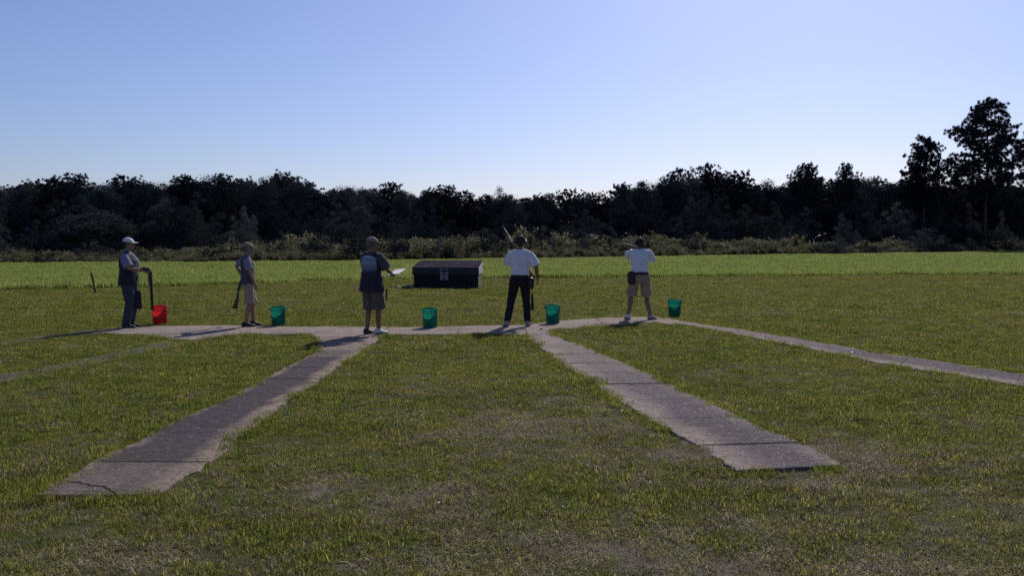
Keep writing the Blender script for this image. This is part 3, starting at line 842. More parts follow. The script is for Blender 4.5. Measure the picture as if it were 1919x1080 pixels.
# shrubs along the weedy border
SH = [thicket(3, 3.2, 970+i, 6500, .058, 8) for i in range(4)]
for k, (px, py, dd, wpx, lb) in enumerate([
    (405, 450, 2, 40, 'small shrub at the weedy field edge between the white cap and tan shorts'),
    (530, 432, 5, 50, 'dark round shrub behind the green bucket nearest the red one'),
    (600, 436, 4, 60, 'low spreading shrub left of the clipboard holder, in the weeds'),
    (660, 428, 3, 80, 'bushy shrub directly behind the clipboard holder'),
    (748, 430, 4, 60, 'upright shrub just left of the trap house, among weeds'),
    (820, 442, 3, 50, 'small shrub in the weeds above the trap house roof'),
    (905, 428, 6, 80, 'wide grey shrub behind the raised gun barrel'),
    (1010, 424, 7, 70, 'leafy shrub behind the trousered shooter'),
    (1090, 432, 7, 60, 'shrub in the weeds between the two white shirts'),
    (1150, 425, 8, 60, 'shrub just left of the aiming shooter, in shade'),
    (1300, 440, 5, 60, 'loose shrub right of the aiming shooter'),
    (1420, 452, 3, 56, 'low pale shrub at the field edge, right of centre'),
    (1560, 440, 0, 90, 'broad shrub bulging out of the weeds into the field'),
    (1620, 448, 3, 60, 'shrub beside the broad bulging shrub'),
    (1730, 428, 3, 80, 'pale leaved shrub beneath the ragged pine'),
    (1810, 446, 3, 60, 'low shrub at the foot of the tallest pine'),
    (1890, 436, 4, 90, 'leafy shrub at the right edge of the picture'),
    (78, 463, 0, 30, 'lone little shrub in the weeds near the left edge'),
    (170, 452, 6, 70, 'dim shrub in the shade at the far left of the wood'),
    (255, 462, 4, 40, 'tiny shrub right of the white cap, in the weeds')]):
    gx_ = G(px, 488).x
    d = float(np.interp(px, [0, 320, 640, 960, 1280, 1600, 1919], [65, 68, 72, 80, 93, 109, 133])) + dd
    p = at(px, py, d); Ht = max(p.z - gh(d), .7); w = wpx / F * d / 3.0
    q = SH[k % 4]; cm = q[1].copy(); cm.materials.clear(); cm.materials.append(M['leaf_mid'])
    root = empty('shrub', (p.x, d, gh(d)), rt.uniform(0, 6.28)); root.scale = (w*1.15, w*1.15, Ht/3)
    add('stem', q[0], M['bark'], root); add('foliage', cm, None, root)
    tag(root, lb, 'shrub', 'shrubs along the weedy field edge')

def weed(seed, n, h0, h1, rad):
    """stalks with small leaves up their length"""
    r = np.random.default_rng(seed); C = []; V = []; Fq = []; b0 = 0
    for k in range(n):
        a, d = r.uniform(0, 6.28), rad * math.sqrt(r.random()); h = r.uniform(h0, h1)
        p0 = np.array([d*math.cos(a), d*math.sin(a), 0]); p1 = p0 + np.array([r.normal()*.12*h, r.normal()*.12*h, h])
        sd_ = np.array([.012, 0, 0]) if k % 2 else np.array([0, .012, 0])
        V.append(np.stack([p0-sd_, p0+sd_, p1+sd_*.3, p1-sd_*.3])); Fq.append(np.arange(4)[None] + b0); b0 += 4
        m = int(26 * h); t = r.uniform(.08, 1, m) ** .8
        C.append(p0 + (p1-p0) * t[:, None] + r.normal(size=(m, 3)) * .11 * np.array([1, 1, .4]))
    C = np.concatenate(C)
    v2, f2 = cards(C, rdir(r, len(C)), r.uniform(.05, .12, len(C)), r, .1, .45)
    V = np.concatenate(V + [v2]); Fq = np.concatenate(Fq + [f2 + b0])
    return mesh_np('weed', V, Fq)
C_WEED = template_collection('weed_clumps', [(weed(600+i, 20, .7, 1.6, .55), M['weed']) for i in range(6)], None)
xs, ys = [], []
for k in range(6500):
    px = rt.uniform(-230, 2150); gxx = float(np.interp(px, [-230, 0, 640, 960, 1280, 1600, 1919, 2150], [64, 65, 72, 80.5, 93, 109, 133, 145]))
    d = gxx + rt.uniform(0, 1) ** 1.3 * (17 if px < 1500 else 10)
    xs.append((px - 959.5) / F * d); ys.append(d)
x, y = np.array(xs), np.array(ys)
k = (y > weed_edge(x)) & ((fbm(x, y, .11, 130) > .42) | (RNG.random(len(x)) < .35)); x, y = x[k], y[k]; n = len(x)
s = RNG.uniform(.36, .92, n) * (.22 + 1.2 * fbm(x, y, .16, 90)) * np.where(RNG.random(n) < .06, 1.5, 1) * np.interp(x / y, [-.5, -.2, 0, .25, .5], [.72, .95, 1.15, 1.0, .95])
s *= np.clip(.6 + (y - weed_edge(x)) * .12, .6, 1.25)
scatter('tall_weeds', 'belt of tall weeds along the foot of the wood', 'weeds', C_WEED, np.column_stack([x, y, np.minimum(np.maximum(y-60, 0)*.004, .5)]),
        np.column_stack([RNG.uniform(-.12, .12, (n, 2)), RNG.uniform(0, 6.28, n)]), np.column_stack([s*1.1, s*1.1, s]), RNG.integers(0, 6, n))

# ------------------------------------------------------------------ trap house
M['house_dark'] = plain('dark_painted_block', (.018, .016, .022), .85, .15, .35, 5, .4)
M['house_band'] = plain('dark_painted_board', (.040, .037, .046), .8, .15, .3, 6, .3)
M['house_roof'] = plain('weathered_roof_sheet', (.042, .037, .047), .95, .0, .4, 4, .4)
M['house_white'] = plain('pale_side_surface', (.38, .36, .38), .8, .2, .25, 12, .3)
M['house_moss_sunlit'] = plain('mossy_sunlit_block', (.12, .125, .075), .9, .1, .4, 8, .5)  # moss tone with the sunlit look of this side put into it
M['sign_white'] = plain('faded_sign_plate', (.20, .185, .215), .6, .3, .12, 10)
M['black_paint'] = plain('black_paint', (.012, .011, .014), .6, .3, .2, 20)
M['pale_print'] = plain('pale_print', (.22, .21, .24), .6, .3, .15, 30)
hy = 32.0
hl, hr = at(773, 540, hy), at(897, 540, hy)
HW = hr.x - hl.x; HD = 2.3
house = empty('trap_house', ((hl.x + hr.x)/2, hy, 0), R(-1.6))
tag(house, 'low dark trap house with a sloping roof and the number 2 on its sign', 'trap house')
w = HW / 2
mb = MB(); mb.box((-w+.03, .06, -.1), (w-.03, HD-.03, .475)); bevel(mb.build('base_wall', M['house_dark'], house, False), .01)
for k in range(3):
    zz = .04 + k*.15
    for j in range(6):
        a0 = -w + .06 + (HW-.12) * (j + (.5 if k % 2 else 0)) / 6; a1 = min(a0 + (HW-.12)/6, w-.06)
        if j == 0 and k % 2:
            q = MB(); q.box((-w+.06, .045, zz), (a0-.008, .0595, zz+.14)); bevel(q.build('block', M['house_dark'], house, False), .004)
        q = MB(); q.box((a0, .045, zz), (a1-.008, .0595, zz+.14)); bevel(q.build('block', M['house_dark'], house, False), .004)
q = MB(); q.box((w-.0295, .07, -.1), (w-.015, HD-.07, .47)); bevel(q.build('side_wall', M['house_moss_sunlit'], house, False), .006)
def slope_box(mb, x0, x1, y0, y1, zb, zt0, zt1):
    v = [(x0,y0,zb),(x1,y0,zb),(x1,y1,zb),(x0,y1,zb),(x0,y0,zt0),(x1,y0,zt0),(x1,y1,zt1),(x0,y1,zt1)]
    mb.merge(v, [(0,3,2,1),(4,5,6,7),(0,1,5,4),(1,2,6,5),(2,3,7,6),(3,0,4,7)])
ZF, ZB = .735, .935
mb = MB(); slope_box(mb, -w+.01, w-.01, .01, HD-.01, .478, ZF, ZB); mb.build('roof_box', M['house_band'], house, False)
mb = MB(); mb.box((-w, -.014, .480), (w, .008, ZF-.012)); bevel(mb.build('fascia_board', M['house_band'], house, False), .004)
for sx in (1, -1):
    mb = MB(); x0, x1 = (w-.008, w+.012) if sx > 0 else (-w-.012, -w+.008)
    slope_box(mb, x0, x1, .01, HD, .482, ZF-.012, ZB-.012)
    bevel(mb.build('side_board', M['house_white'] if sx > 0 else M['house_band'], house, False), .004)  # right board much paler than the left
for k in range(3):                                    # roofing sheets, lapped side by side
    mb = MB(); x0 = -w - .018 + (HW + .036) * k / 3; x1 = -w - .018 + (HW + .036) * (k+1) / 3 - .006
    zz = .003 * (k % 2)
    v = [(x0,-.022,ZF-.004+zz),(x1,-.022,ZF-.004+zz),(x1,HD+.05,ZB+.010+zz),(x0,HD+.05,ZB+.010+zz)]
    v += [(a, b, c+.012) for a, b, c in v]
    mb.merge(v, [(0,3,2,1),(4,5,6,7),(0,1,5,4),(1,2,6,5),(2,3,7,6),(3,0,4,7)])
    bevel(mb.build('roof_sheet', M['house_roof'], house, False), .004)
rr_ = random.Random(3)
# number sign on the front
sxx = at(832.5, 515, hy).x - house.location.x
mb = MB(); mb.box((sxx-.145, -.030, .295), (sxx+.145, -.0145, .715)); sign = bevel(mb.build('sign_plate', M['sign_white'], house, False), .003)
mb = MB(); mb.segs = 32
mb.loft([(Vector((sxx, -.0305, .630)), Vector((.120, 0, 0)), Vector((0, 0, .058))), (Vector((sxx, -.036, .630)), Vector((.120, 0, 0)), Vector((0, 0, .058)))])
mb.build('oval_badge', M['black_paint'], sign, False)
mb = MB()                                              # small illegible pale script inside the oval
for k in range(5):
    x0 = sxx - .075 + k*.031; mb.tube([(x0, -.0375, .622), (x0+.010, -.0375, .640+.006*(k % 2)), (x0+.024, -.0375, .622)], .0032)
mb.build('script', M['pale_print'], sign)
fc = bpy.data.curves.new('numeral', 'FONT'); fc.body = '2'; fc.size = .32; fc.align_x = 'CENTER'; fc.extrude = .002
fo = bpy.data.objects.new('numeral', fc); COL.objects.link(fo)
bpy.context.view_layer.update()
nm_me = bpy.data.meshes.new_from_object(fo.evaluated_get(bpy.context.evaluated_depsgraph_get()))
bpy.data.objects.remove(fo); bpy.data.curves.remove(fc)
num = add('numeral', nm_me, M['black_paint'], sign); num.location = (sxx, -.0335, .322); num.rotation_euler = (R(90), 0, 0)
# litter on the roof and broken targets heaped by the left wall
M['shard'] = plain('broken_clay_target', (.22, .20, .18), .8, .1, .4, 10)
M['shard_dark'] = plain('broken_clay_target_dark', (.05, .04, .035), .6, .3, .3, 10)
def shards(name, mat, n, cx, cy, sx, sy, z, s0, s1, seed, slope=0.0):
    r = random.Random(seed); mb = MB()
    for k in range(n):
        x, y = r.gauss(cx, sx), r.gauss(cy, sy); s_ = r.uniform(s0, s1)
        m = Matrix.Translation((x, y, z + (y - cy) * slope + s_*.2)) @ Matrix.Rotation(r.uniform(0, 6.3), 4, 'Z') @ Matrix.Rotation(r.uniform(-.5, .5), 4, 'X')
        mb.box((-s_, -s_*r.uniform(.4, .8), -s_*.16), (s_, s_*r.uniform(.4, .8), s_*.16), m)
    return mb.build(name, mat, None, False)
c = at(758, 536, 32.5)
o = shards('target_shards', M['shard'], 60, c.x, 32.7, .22, .30, .03, .02, .07, 4); tag(o, 'pale broken target pieces heaped left of the trap house', 'debris', None, 'stuff')
o = shards('target_shards', M['shard_dark'], 40, c.x + .1, 32.6, .25, .35, .02, .02, .07, 5); tag(o, 'dark broken target pieces among the pale ones', 'debris', None, 'stuff')
hz_ = lambda y: ZF + .03 + (y - hy) / HD * (ZB - ZF)
o = shards('roof_litter', M['shard'], 16, house.location.x - .2, hy + 1.1, .65, .5, hz_(hy+1.1), .015, .04, 6, (ZB-ZF)/HD); tag(o, 'small pale litter scattered on the trap house roof', 'debris', None, 'stuff')
# spent bits scattered on lawn and walk
pieces = MB(); r = random.Random(9)
for k in range(80):
    y_ = r.uniform(5, 24); x_ = r.uniform(-.55, .55) * y_; s_ = r.uniform(.004, .009)
    m = Matrix.Translation((x_, y_, .028)) @ Matrix.Rotation(r.uniform(0, 6.3), 4, 'Z') @ Matrix.Rotation(r.uniform(-.5, .5), 4, 'X')
    pieces.box((-s_, -s_*.6, -s_*.4), (s_, s_*.6, s_*.4), m)
tag(pieces.build('spent_wads', plain('pale_plastic', (.62, .60, .56), .5, .3), None, False), 'tiny pale spent wads scattered over the lawn', 'debris', None, 'stuff')
# a dropped spent shell on the walk
c = G(1012, 619)
mb = MB(); mb.segs = 10; mb.tube([(0, 0, .012), (.045, .006, .012)], .011, round_ends=False)
o = mb.build('spent_shell', M['black_paint']); o.location = (c.x, c.y, SLAB_TOP); tag(o, 'dark spent shell lying on the path left of the trousered shooter bucket', 'shell')

# leaning green stake
c0 = G(179, 550); c1 = at(169.5, 511, c0.y)
mb = MB(); d_ = Vector((c1.x - c0.x, .05, c1.z))
mb.segs = 4; mb.tube([Vector((0, 0, -.05)), d_ * .5, d_], [.032, .032, .030], round_ends=False)
stake = mb.build('stake', plain('green_stake_paint', (.035, .060, .022), .6, .3, .3, 12), None, False); stake.location = (c0.x, c0.y, 0)
tag(stake, 'thin dark green stake leaning in the lawn near the left edge', 'stake')

# ------------------------------------------------------------------ buckets
def plastic(name, col, trans=.45):
    m, nt, out = nodes(name)
    v = objco(nt); c = ramp(nt, noise_tex(nt, v, 7, 4), [(.3, tuple(x*.85 for x in col)), (.7, col)])
    c = mixc(nt, math_(nt, 'MULTIPLY', ramp(nt, noise_tex(nt, v, 22, 5, .75), [(.55, 0.0), (.75, 1.0)]), .45), c, (.12, .10, .08))
    p = N(nt, 'BsdfPrincipled'); nt.links.new(c, p.inputs['Base Color'])
    p.inputs['Roughness'].default_value = .45; p.inputs['Specular IOR Level'].default_value = .4
    t = N(nt, 'BsdfTranslucent'); nt.links.new(c, t.inputs[0])
    mx = N(nt, 'MixShader'); mx.inputs[0].default_value = trans
    nt.links.new(p.outputs[0], mx.inputs[1]); nt.links.new(t.outputs[0], mx.inputs[2]); nt.links.new(mx.outputs[0], out.inputs[0])
    return m
M['bucket_red'] = plastic('red_bucket_plastic', (.55, .018, .025))
M['bucket_green'] = plastic('green_bucket_plastic', (.005, .19, .13))
M['wire'] = plain('bucket_wire', (.35, .35, .36), .35, .5, .1, 20, 0, .8)
def wall_of_revolution(prof, n=40):
    v, f = [], []
    for rr, z in prof:
        for k in range(n):
            a = 2*math.pi*k/n; v.append((rr*math.cos(a), rr*math.sin(a), z))
    for i in range(len(prof)-1):
        for k in range(n):
            k2 = (k+1) % n; f.append((i*n+k, i*n+k2, (i+1)*n+k2, (i+1)*n+k))
    return v, f
def bucket(px, py, mat, label, z=SLAB_TOP, hang=1, rz=0.0, s=1.0):
    c = G(px, py); root = empty('bucket', (c.x, c.y, z), rz); root.scale = (s, s, s)
    tag(root, label, 'bucket', 'buckets beside the shooters')
    v, f = wall_of_revolution([(.02, .006), (.128, .004), (.131, .012), (.146, .365)])
    b0 = len(v); v.append((0, 0, .006)); f += [(b0, (k+1) % 40, k) for k in range(40)]
    add('body', mesh('body', v, f, True), mat, root)
    for z0, rr, h in ((.352, .146, .016), (.305, .1435, .012), (.270, .142, .010)):
        v, f = wall_of_revolution([(rr+.001, z0), (rr+.009, z0+.001), (rr+.009, z0+h), (rr+.001, z0+h+.001)])
        add('rim', mesh('rim', v, f, True), mat, root)
    for sx in (1, -1):
        mb = MB(); mb.segs = 10; mb.tube([(sx*.143, 0, .318), (sx*.163, 0, .318)], .016, (0, 1, 0)); mb.build('ear', mat, root)
    pts = []
    for k in range(17):
        a = math.pi * k / 16
        pts.append((-.160*math.cos(a), hang*(.150*math.sin(a)), .318 - .135*math.sin(a)))
    mb = MB(); mb.segs = 6; mb.tube(pts, .0028, (0, 0, 1)); h = mb.build('handle', M['wire'], root)
    mb = MB(); mb.segs = 8; mb.tube(pts[6:11], .009, (0, 0, 1)); mb.build('grip', mat, h)
    return root
bucket(300, 609, M['bucket_red'], 'red plastic bucket at the feet of the man in the white cap', hang=1, rz=R(70))
bucket(522, 611, M['bucket_green'], 'green bucket right of the man in tan shorts with the lowered gun', hang=-1, rz=R(20))
bucket(806, 615, M['bucket_green'], 'green bucket standing below the trap house on the path', hang=1, rz=R(-75))
bucket(1036, 607, M['bucket_green'], 'green bucket just right of the shooter in dark trousers', hang=-1, rz=R(10))
bucket(1264, 592, M['bucket_green'], 'green bucket standing on the grass right of the aiming shooter', z=.0, hang=-1, rz=R(-25))

# ------------------------------------------------------------------ people
M['skin'] = plain('skin', (.26, .15, .11), .55, .3, .08, 12)
M['skin_tan'] = plain('sun_browned_skin', (.19, .105, .078), .55, .3, .08, 12)
M['hair'] = plain('dark_hair', (.022, .016, .013), .6, .3, .3, 60, .4)
M['hair_grey'] = plain('grey_brown_hair', (.10, .085, .075), .6, .3, .3, 60, .4)
M['eye'] = plain('eye', (.03, .02, .02), .2, .5, .1, 10)
M['shirt_white'] = cloth('white_shirt_cloth', (.66, .65, .71), .0, .05)
M['shirt_blue'] = cloth('pale_blue_grey_shirt', (.18, .19, .27), .12)
M['vest_dark'] = cloth('dark_navy_vest', (.030, .030, .042), .05, .2)
M['vest_grey'] = cloth('grey_vest', (.068, .066, .080), .06, .15)
M['vest_panel'] = cloth('pale_vest_panel', (.40, .44, .54), .08, .1)
def two_tone():
    """dark vest whose upper back is a pale panel crossed by one dark band"""
    m = cloth('two_tone_vest', (.030, .030, .042), .05, .2); nt = m.node_tree
    sx = N(nt, 'SeparateXYZ'); nt.links.new(objco(nt), sx.inputs[0])
    x, y, z = sx.outputs
    def step(v, t, up=True): return ramp(nt, math_(nt, 'ADD', math_(nt, 'MULTIPLY', math_(nt, 'SUBTRACT', v, t), 12 if up else -12), .5), [(.0, 0.0), (1.0, 1.0)])
    top = math_(nt, 'SUBTRACT', 1.445, math_(nt, 'MULTIPLY', math_(nt, 'MULTIPLY', x, x), 1.6))
    k = math_(nt, 'MULTIPLY', math_(nt, 'MULTIPLY', step(z, 1.17), math_(nt, 'LESS_THAN', z, top)), math_(nt, 'MULTIPLY', step(y, -.05, False), math_(nt, 'LESS_THAN', math_(nt, 'ABSOLUTE', x), .185)))
    low = math_(nt, 'MULTIPLY', math_(nt, 'SUBTRACT', 1.0, step(z, 1.285)), .55)
    k = math_(nt, 'MULTIPLY', k, math_(nt, 'SUBTRACT', 1.0, low))
    band = math_(nt, 'MULTIPLY', step(z, 1.345), step(z, 1.372, False))
    k = math_(nt, 'MULTIPLY', k, math_(nt, 'SUBTRACT', 1.0, band))
    for n in list(nt.nodes):
        if n.bl_idname in ('ShaderNodeBsdfPrincipled', 'ShaderNodeBsdfTranslucent'):
            l = n.inputs[0].links[0].from_socket; nt.links.new(mixc(nt, k, l, (.31, .35, .45)), n.inputs[0])
    return m
M['vest_two_tone'] = two_tone()
M['jeans'] = cloth('dull_blue_denim', (.042, .050, .072), .03, .2)
M['trouser_black'] = cloth('black_trouser_cloth', (.014, .014, .020), .02, .2)
M['short_tan'] = cloth('tan_cotton', (.27, .22, .17), .12, .1)
M['short_brown'] = cloth('taupe_cotton', (.10, .085, .08), .06, .1)
M['short_pinkish'] = cloth('khaki_cotton', (.26, .19, .165), .12, .1)
M['cap_white'] = cloth('white_cap_cloth', (.62, .62, .66), .05, .05)
M['cap_khaki'] = cloth('khaki_cap_cloth', (.24, .20, .165), .05, .15)
M['cap_dark'] = cloth('dark_cap_cloth', (.02, .02, .024), .02, .2)
M['shoe_dark'] = plain('dark_shoe', (.020, .018, .022), .6, .3, .2, 30)
M['shoe_grey'] = plain('grey_shoe', (.26, .23, .24), .6, .3, .2, 30)
M['shoe_white'] = plain('white_shoe', (.55, .52, .53), .6, .3, .1, 30)
M['sole'] = plain('rubber_sole', (.10, .09, .09), .7, .2, .2, 30)
M['leather'] = plain('black_leather', (.012, .011, .012), .45, .4, .2, 30)
M['muff'] = plain('black_earmuff', (.015, .015, .018), .35, .5, .1, 10)
M['paper'] = plain('white_paper', (.80, .80, .80), .6, .3, .03, 10)
M['gun_steel'] = plain('blued_steel', (.030, .028, .030), .5, .3, .2, 30, 0, .1)
M['gun_wood'] = plain('walnut_stock', (.075, .035, .018), .4, .4, .35, 14)
M['pad'] = plain('recoil_pad', (.015, .014, .014), .8, .2)

def vec(*a): return Vector(a)
def ik(a, b, l1, l2, pole):
    """elbow or knee position between joints a and b"""
    d = b - a; L = min(d.length, (l1+l2) * .999); d.normalize()
    x = (l1*l1 - l2*l2 + L*L) / (2*L); h = math.sqrt(max(l1*l1 - x*x, 0))
    p = Vector(pole); p = p - d * p.dot(d); p.normalize()
    return a + d*x + p*h
def hand_shape(mb, wrist, direction, palm, side, curl=.4, spread=1.0, s=1.0):
    """palm plus five fingers: direction = towards the knuckles, palm = the way the palm faces, side = +1 thumb on the +x' side"""
    z = Vector(direction).normalized(); y = Vector(palm); y = (y - z*y.dot(z)).normalized(); x = y.cross(z) * side
    mb.tube([wrist - z*.01, wrist + z*.035*s, wrist + z*.085*s], [.026*s, .040*s, .041*s], x, [.75, .42, .34])
    for k, (off, L) in enumerate(((.030, .070), (.010, .078), (-.011, .073), (-.031, .056))):
        b = wrist + z*.082*s + x*off*s*spread; pts = [b]; a = curl * .35; c = b
        for seg in (.45, .32, .23):
            dv = z*math.cos(a) + y*math.sin(a) + x*off*.6*spread
            c = c + dv.normalized() * L*s*seg*1.1; pts.append(c); a += curl * (1.0 + .1*k)
        mb.tube(pts, [.0092*s, .0088*s, .0080*s, .0066*s], x)
    b = wrist + z*.022*s + x*.030*s; a = .5
    pts = [b, b + (x*.8 + z*.55 + y*.25).normalized()*.036*s, b + (x*.8 + z*.55 + y*.25).normalized()*.036*s + (x*.3 + z*.8 + y*(.25+curl*.5)).normalized()*.032*s]
    pts.append(pts[-1] + (z*.8 + y*(.3+curl*.6) - x*.05).normalized()*.024*s)
    mb.tube(pts, [.0125*s, .0115*s, .0100*s, .0075*s], y)
def head_shape(mb, c, m):
    """skull, jaw, nose, brow, ears round the head centre c; m turns the head (y forward)"""
    P = lambda x, y, z: c + m @ Vector((x, y, z))
    mb.ball(P(0, -.012, .022), (.077, .098, .098), m)
    mb.ball(P(0, .022, -.045), (.060, .072, .072), m)
    mb.tube([P(0, .040, -.088), P(0, .074, -.090)], [.032, .026], m @ Vector((1, 0, 0)), .7)
    mb.tube([P(0, .083, .010), P(0, .096, -.012), P(0, .107, -.032)], [.010, .013, .017], m @ Vector((1, 0, 0)))
    mb.tube([P(-.045, .075, .022), P(0, .087, .024), P(.045, .075, .022)], .012, m @ Vector((0, 0, 1)))
    mb.tube([P(-.022, .083, -.058), P(0, .090, -.057), P(.022, .083, -.058)], .009, m @ Vector((0, 0, 1)))
    for s in (-1, 1):
        mb.tube([P(s*.078, -.006, .022), P(s*.086, -.014, .004), P(s*.080, -.004, -.028)], [.015, .017, .010], m @ Vector((0, 1, 0)), .45)
def person(loc, yaw, lab, cfg):
    """cfg gives the pose and clothes; x right, y forward, z up in the person's own frame"""
    g = cfg; s = g.get('s', 1.0); W = g.get('build', 1.0)
    root = empty('person', loc, yaw); tag(root, lab, 'person', 'people on the shooting stations')
    root.scale = (s, s, s)
    hipc = Vector(g.get('hip', (0, 0, .92))); lean = Vector(g.get('lean', (0, 0, 0)))   # offset of the shoulders over the hips
    chest = hipc + vec(0, .01, .37) + lean*.75; sh_c = hipc + vec(0, -.005, .50) + lean
    neck = sh_c + vec(0, .015, .075); tw = R(g.get('twist', 0)); tm = Matrix.Rotation(tw, 3, 'Z')
    hm = Matrix.Rotation(R(g.get('head_yaw', 0)), 3, 'Z') @ Matrix.Rotation(R(g.get('head_pitch', 0)), 3, 'X') @ Matrix.Rotation(R(g.get('head_roll', 0)), 3, 'Y')
    headc = neck + vec(0, .03, .125) + Vector(g.get('head_off', (0, 0, 0)))
    shw = .185 * (W*.5 + .5)
    SH = {k: sh_c + tm @ vec(sx*shw, 0, -.022 + g.get('shrug', {}).get(k, 0)) for k, sx in (('l', -1), ('r', 1))}
    HP = {k: hipc + vec(sx*.093*W, 0, -.03) for k, sx in (('l', -1), ('r', 1))}
    WR = {k: Vector(g['wrist'][k]) for k in 'lr'}; EL = {k: ik(SH[k], WR[k], .285, .255, g['epole'][k]) for k in 'lr'}
    for k in 'lr':
        d = WR[k] - SH[k]
        if d.length > .538: WR[k] = SH[k] + d.normalized()*.538
    AN = {k: Vector(g['ankle'][k]) for k in 'lr'}; KN = {k: ik(HP[k], AN[k], .43, .42, g.get('kpole', {}).get(k, (0, 1, 0))) for k in 'lr'}
    FD = {k: Vector((math.sin(R(g['toe'][k])), math.cos(R(g['toe'][k])), 0)) for k in 'lr'}   # toe direction, degrees to the right
    mb = MB(); X = tm @ vec(1, 0, 0)
    tor = [(hipc + vec(0, 0, -.04), .135*W, .72), (hipc + vec(0, 0, .02), .145*W, .70), (hipc + vec(0, .005, .13) + lean*.25, .132*W, .72),
           (chest, .148*W, .70), (sh_c + vec(0, 0, -.05), .140*W, .56), (sh_c + vec(0, .005, .035), .085, .8)]
    mb.tube([p for p, a, b in tor], [a for p, a, b in tor], X, [b for p, a, b in tor])
    mb.tube([sh_c + vec(0, .0, .02), neck, headc + hm @ vec(0, -.02, -.06)], [.064, .056, .056], (1, 0, 0))
    head_shape(mb, headc, hm)
    for k, sx in (('l', -1), ('r', 1)):
        mb.tube([SH[k] - tm @ vec(sx*.03, 0, 0), SH[k].lerp(EL[k], .35), EL[k], EL[k].lerp(WR[k], .3), WR[k]], [.042*W, .044*W, .038, .041, .027], (0, 1, 0))
        hd = g.get('hand_dir', {}).get(k); hd = Vector(hd) if hd else (WR[k] - EL[k])
        hand_shape(mb, WR[k], hd, g['palm'][k], g['thumb'][k], g.get('curl', {}).get(k, .45))
        mb.tube([HP[k] + vec(0, 0, .04), HP[k].lerp(KN[k], .4), KN[k], KN[k].lerp(AN[k], .3) - FD[k]*.018, AN[k]], [.080*W, .072*W, .049, .054, .036], (1, 0, 0))
        f0 = AN[k]; mb.tube([f0 - FD[k]*.05 + vec(0, 0, -.035), f0 + FD[k]*.04 + vec(0, 0, -.035), f0 + FD[k]*.14 + vec(0, 0, -.05)], [.032, .036, .036], FD[k].cross(vec(0, 0, 1)), .7)
    soft(mb.build('body', M[g.get('skin', 'skin')], root), .0065, 3)
    for sx in (-1, 1):
        mb = MB(); mb.ball(headc + hm @ vec(sx*.032, .082, .006), .0105); mb.build('eye', M['eye'], root)
    # hair
    mb = MB(); P = lambda x, y, z: headc + hm @ Vector((x, y, z))
    mb.ball(P(0, -.022, .034), (.083, .098, .096), hm); mb.ball(P(0, -.055, -.030), (.068, .052, .062), hm)
    soft(mb.build('hair', M[g.get('hair', 'hair')], root), .009, 2, .006, .02)
    # headgear
    if g.get('cap'):
        mb = MB(); cm = hm @ Matrix.Rotation(R(-4), 3, 'X'); rings = []
        for i in range(9):
            a = math.pi/2 * i / 8
            rings.append((P(0, -.014, .045 + .088*math.sin(a)), cm @ vec(.092*math.cos(a)+.001, 0, 0), cm @ vec(0, .112*math.cos(a)+.001, 0)))
        mb.segs = 28; mb.loft(rings); cap = mb.build('cap', M[g['cap']], root)
        if not g.get('no_brim'):
            v, f = [], []
            for i in range(13):
                a = math.pi * (i/12); x = .086*math.cos(a)
                v += [P(x, .068 + .035*math.sin(a), .050 - .004), P(x*1.02, .072 + .105*math.sin(a)**.8, .040 - .006*abs(math.cos(a)))]
            nb = len(v); v += [q + vec(0, 0, .006) for q in v]
            for i in range(12):
                a, b, c_, d = 2*i, 2*i+1, 2*i+3, 2*i+2
                f += [(a, b, c_, d), (a+nb, d+nb, c_+nb, b+nb), (b, b+nb, c_+nb, c_), (a, d, d+nb, a+nb)]
            f += [(0, nb, nb+1, 1), (nb-2, nb-1, 2*nb-1, 2*nb-2)]
            add('brim', mesh('brim', v, f), M[g['cap']], cap)
        mb = MB(); mb.ball(P(0, -.014, .134), (.008, .008, .005)); mb.build('button', M[g['cap']], cap)
    if g.get('muffs'):
        for sx in (-1, 1):
            mb = MB(); mb.tube([P(sx*.078, -.008, .0), P(sx*.112, -.008, .0)], [.036, .030], hm @ vec(0, 1, 0), 1.2); mb.build('ear_cup', M['muff'], root)
        pts = [P(.100*math.cos(a), -.010, .008 + .142*math.sin(a)) for a in np.linspace(0.1, math.pi-.1, 13)]
        mb = MB(); mb.segs = 8; mb.tube(pts, .011, hm @ vec(0, 1, 0), .45); mb.build('headband', M['muff'], root)
    # shirt
    def shirt(name, mat, e=.018, hem=.02, sleeve=.78, sl_r=.020, flare=.0, collar=True, wr=.016, neckz=.05):
        mb = MB(); zz = hipc.z
        t = [(hipc + vec(0, 0, hem), .160*W+e+flare, .78), (hipc + vec(0, .003, max(hem+.04, .08)) + lean*.15, .154*W+e+flare*.5, .78), (hipc + vec(0, .005, .20) + lean*.35, .152*W+e, .78),
             (chest, .168*W+e, .72), (sh_c + vec(0, 0, -.035), .172*W+e*.6, .60), (sh_c + vec(0, .005, .030), .105, .78), (sh_c + vec(0, .008, neckz), .075, .9)]
        mb.tube([p for p, a, b in t], [a for p, a, b in t], X, [b for p, a, b in t], False)
        for k in 'lr':
            mb.tube([sh_c + vec(0, .006, .022), (sh_c + vec(0, 0, .03)).lerp(SH[k] + vec(0, 0, .012), .55), SH[k] + vec(0, 0, -.012)], [.062, .058, .055*W], (0, 1, 0), 1, False)
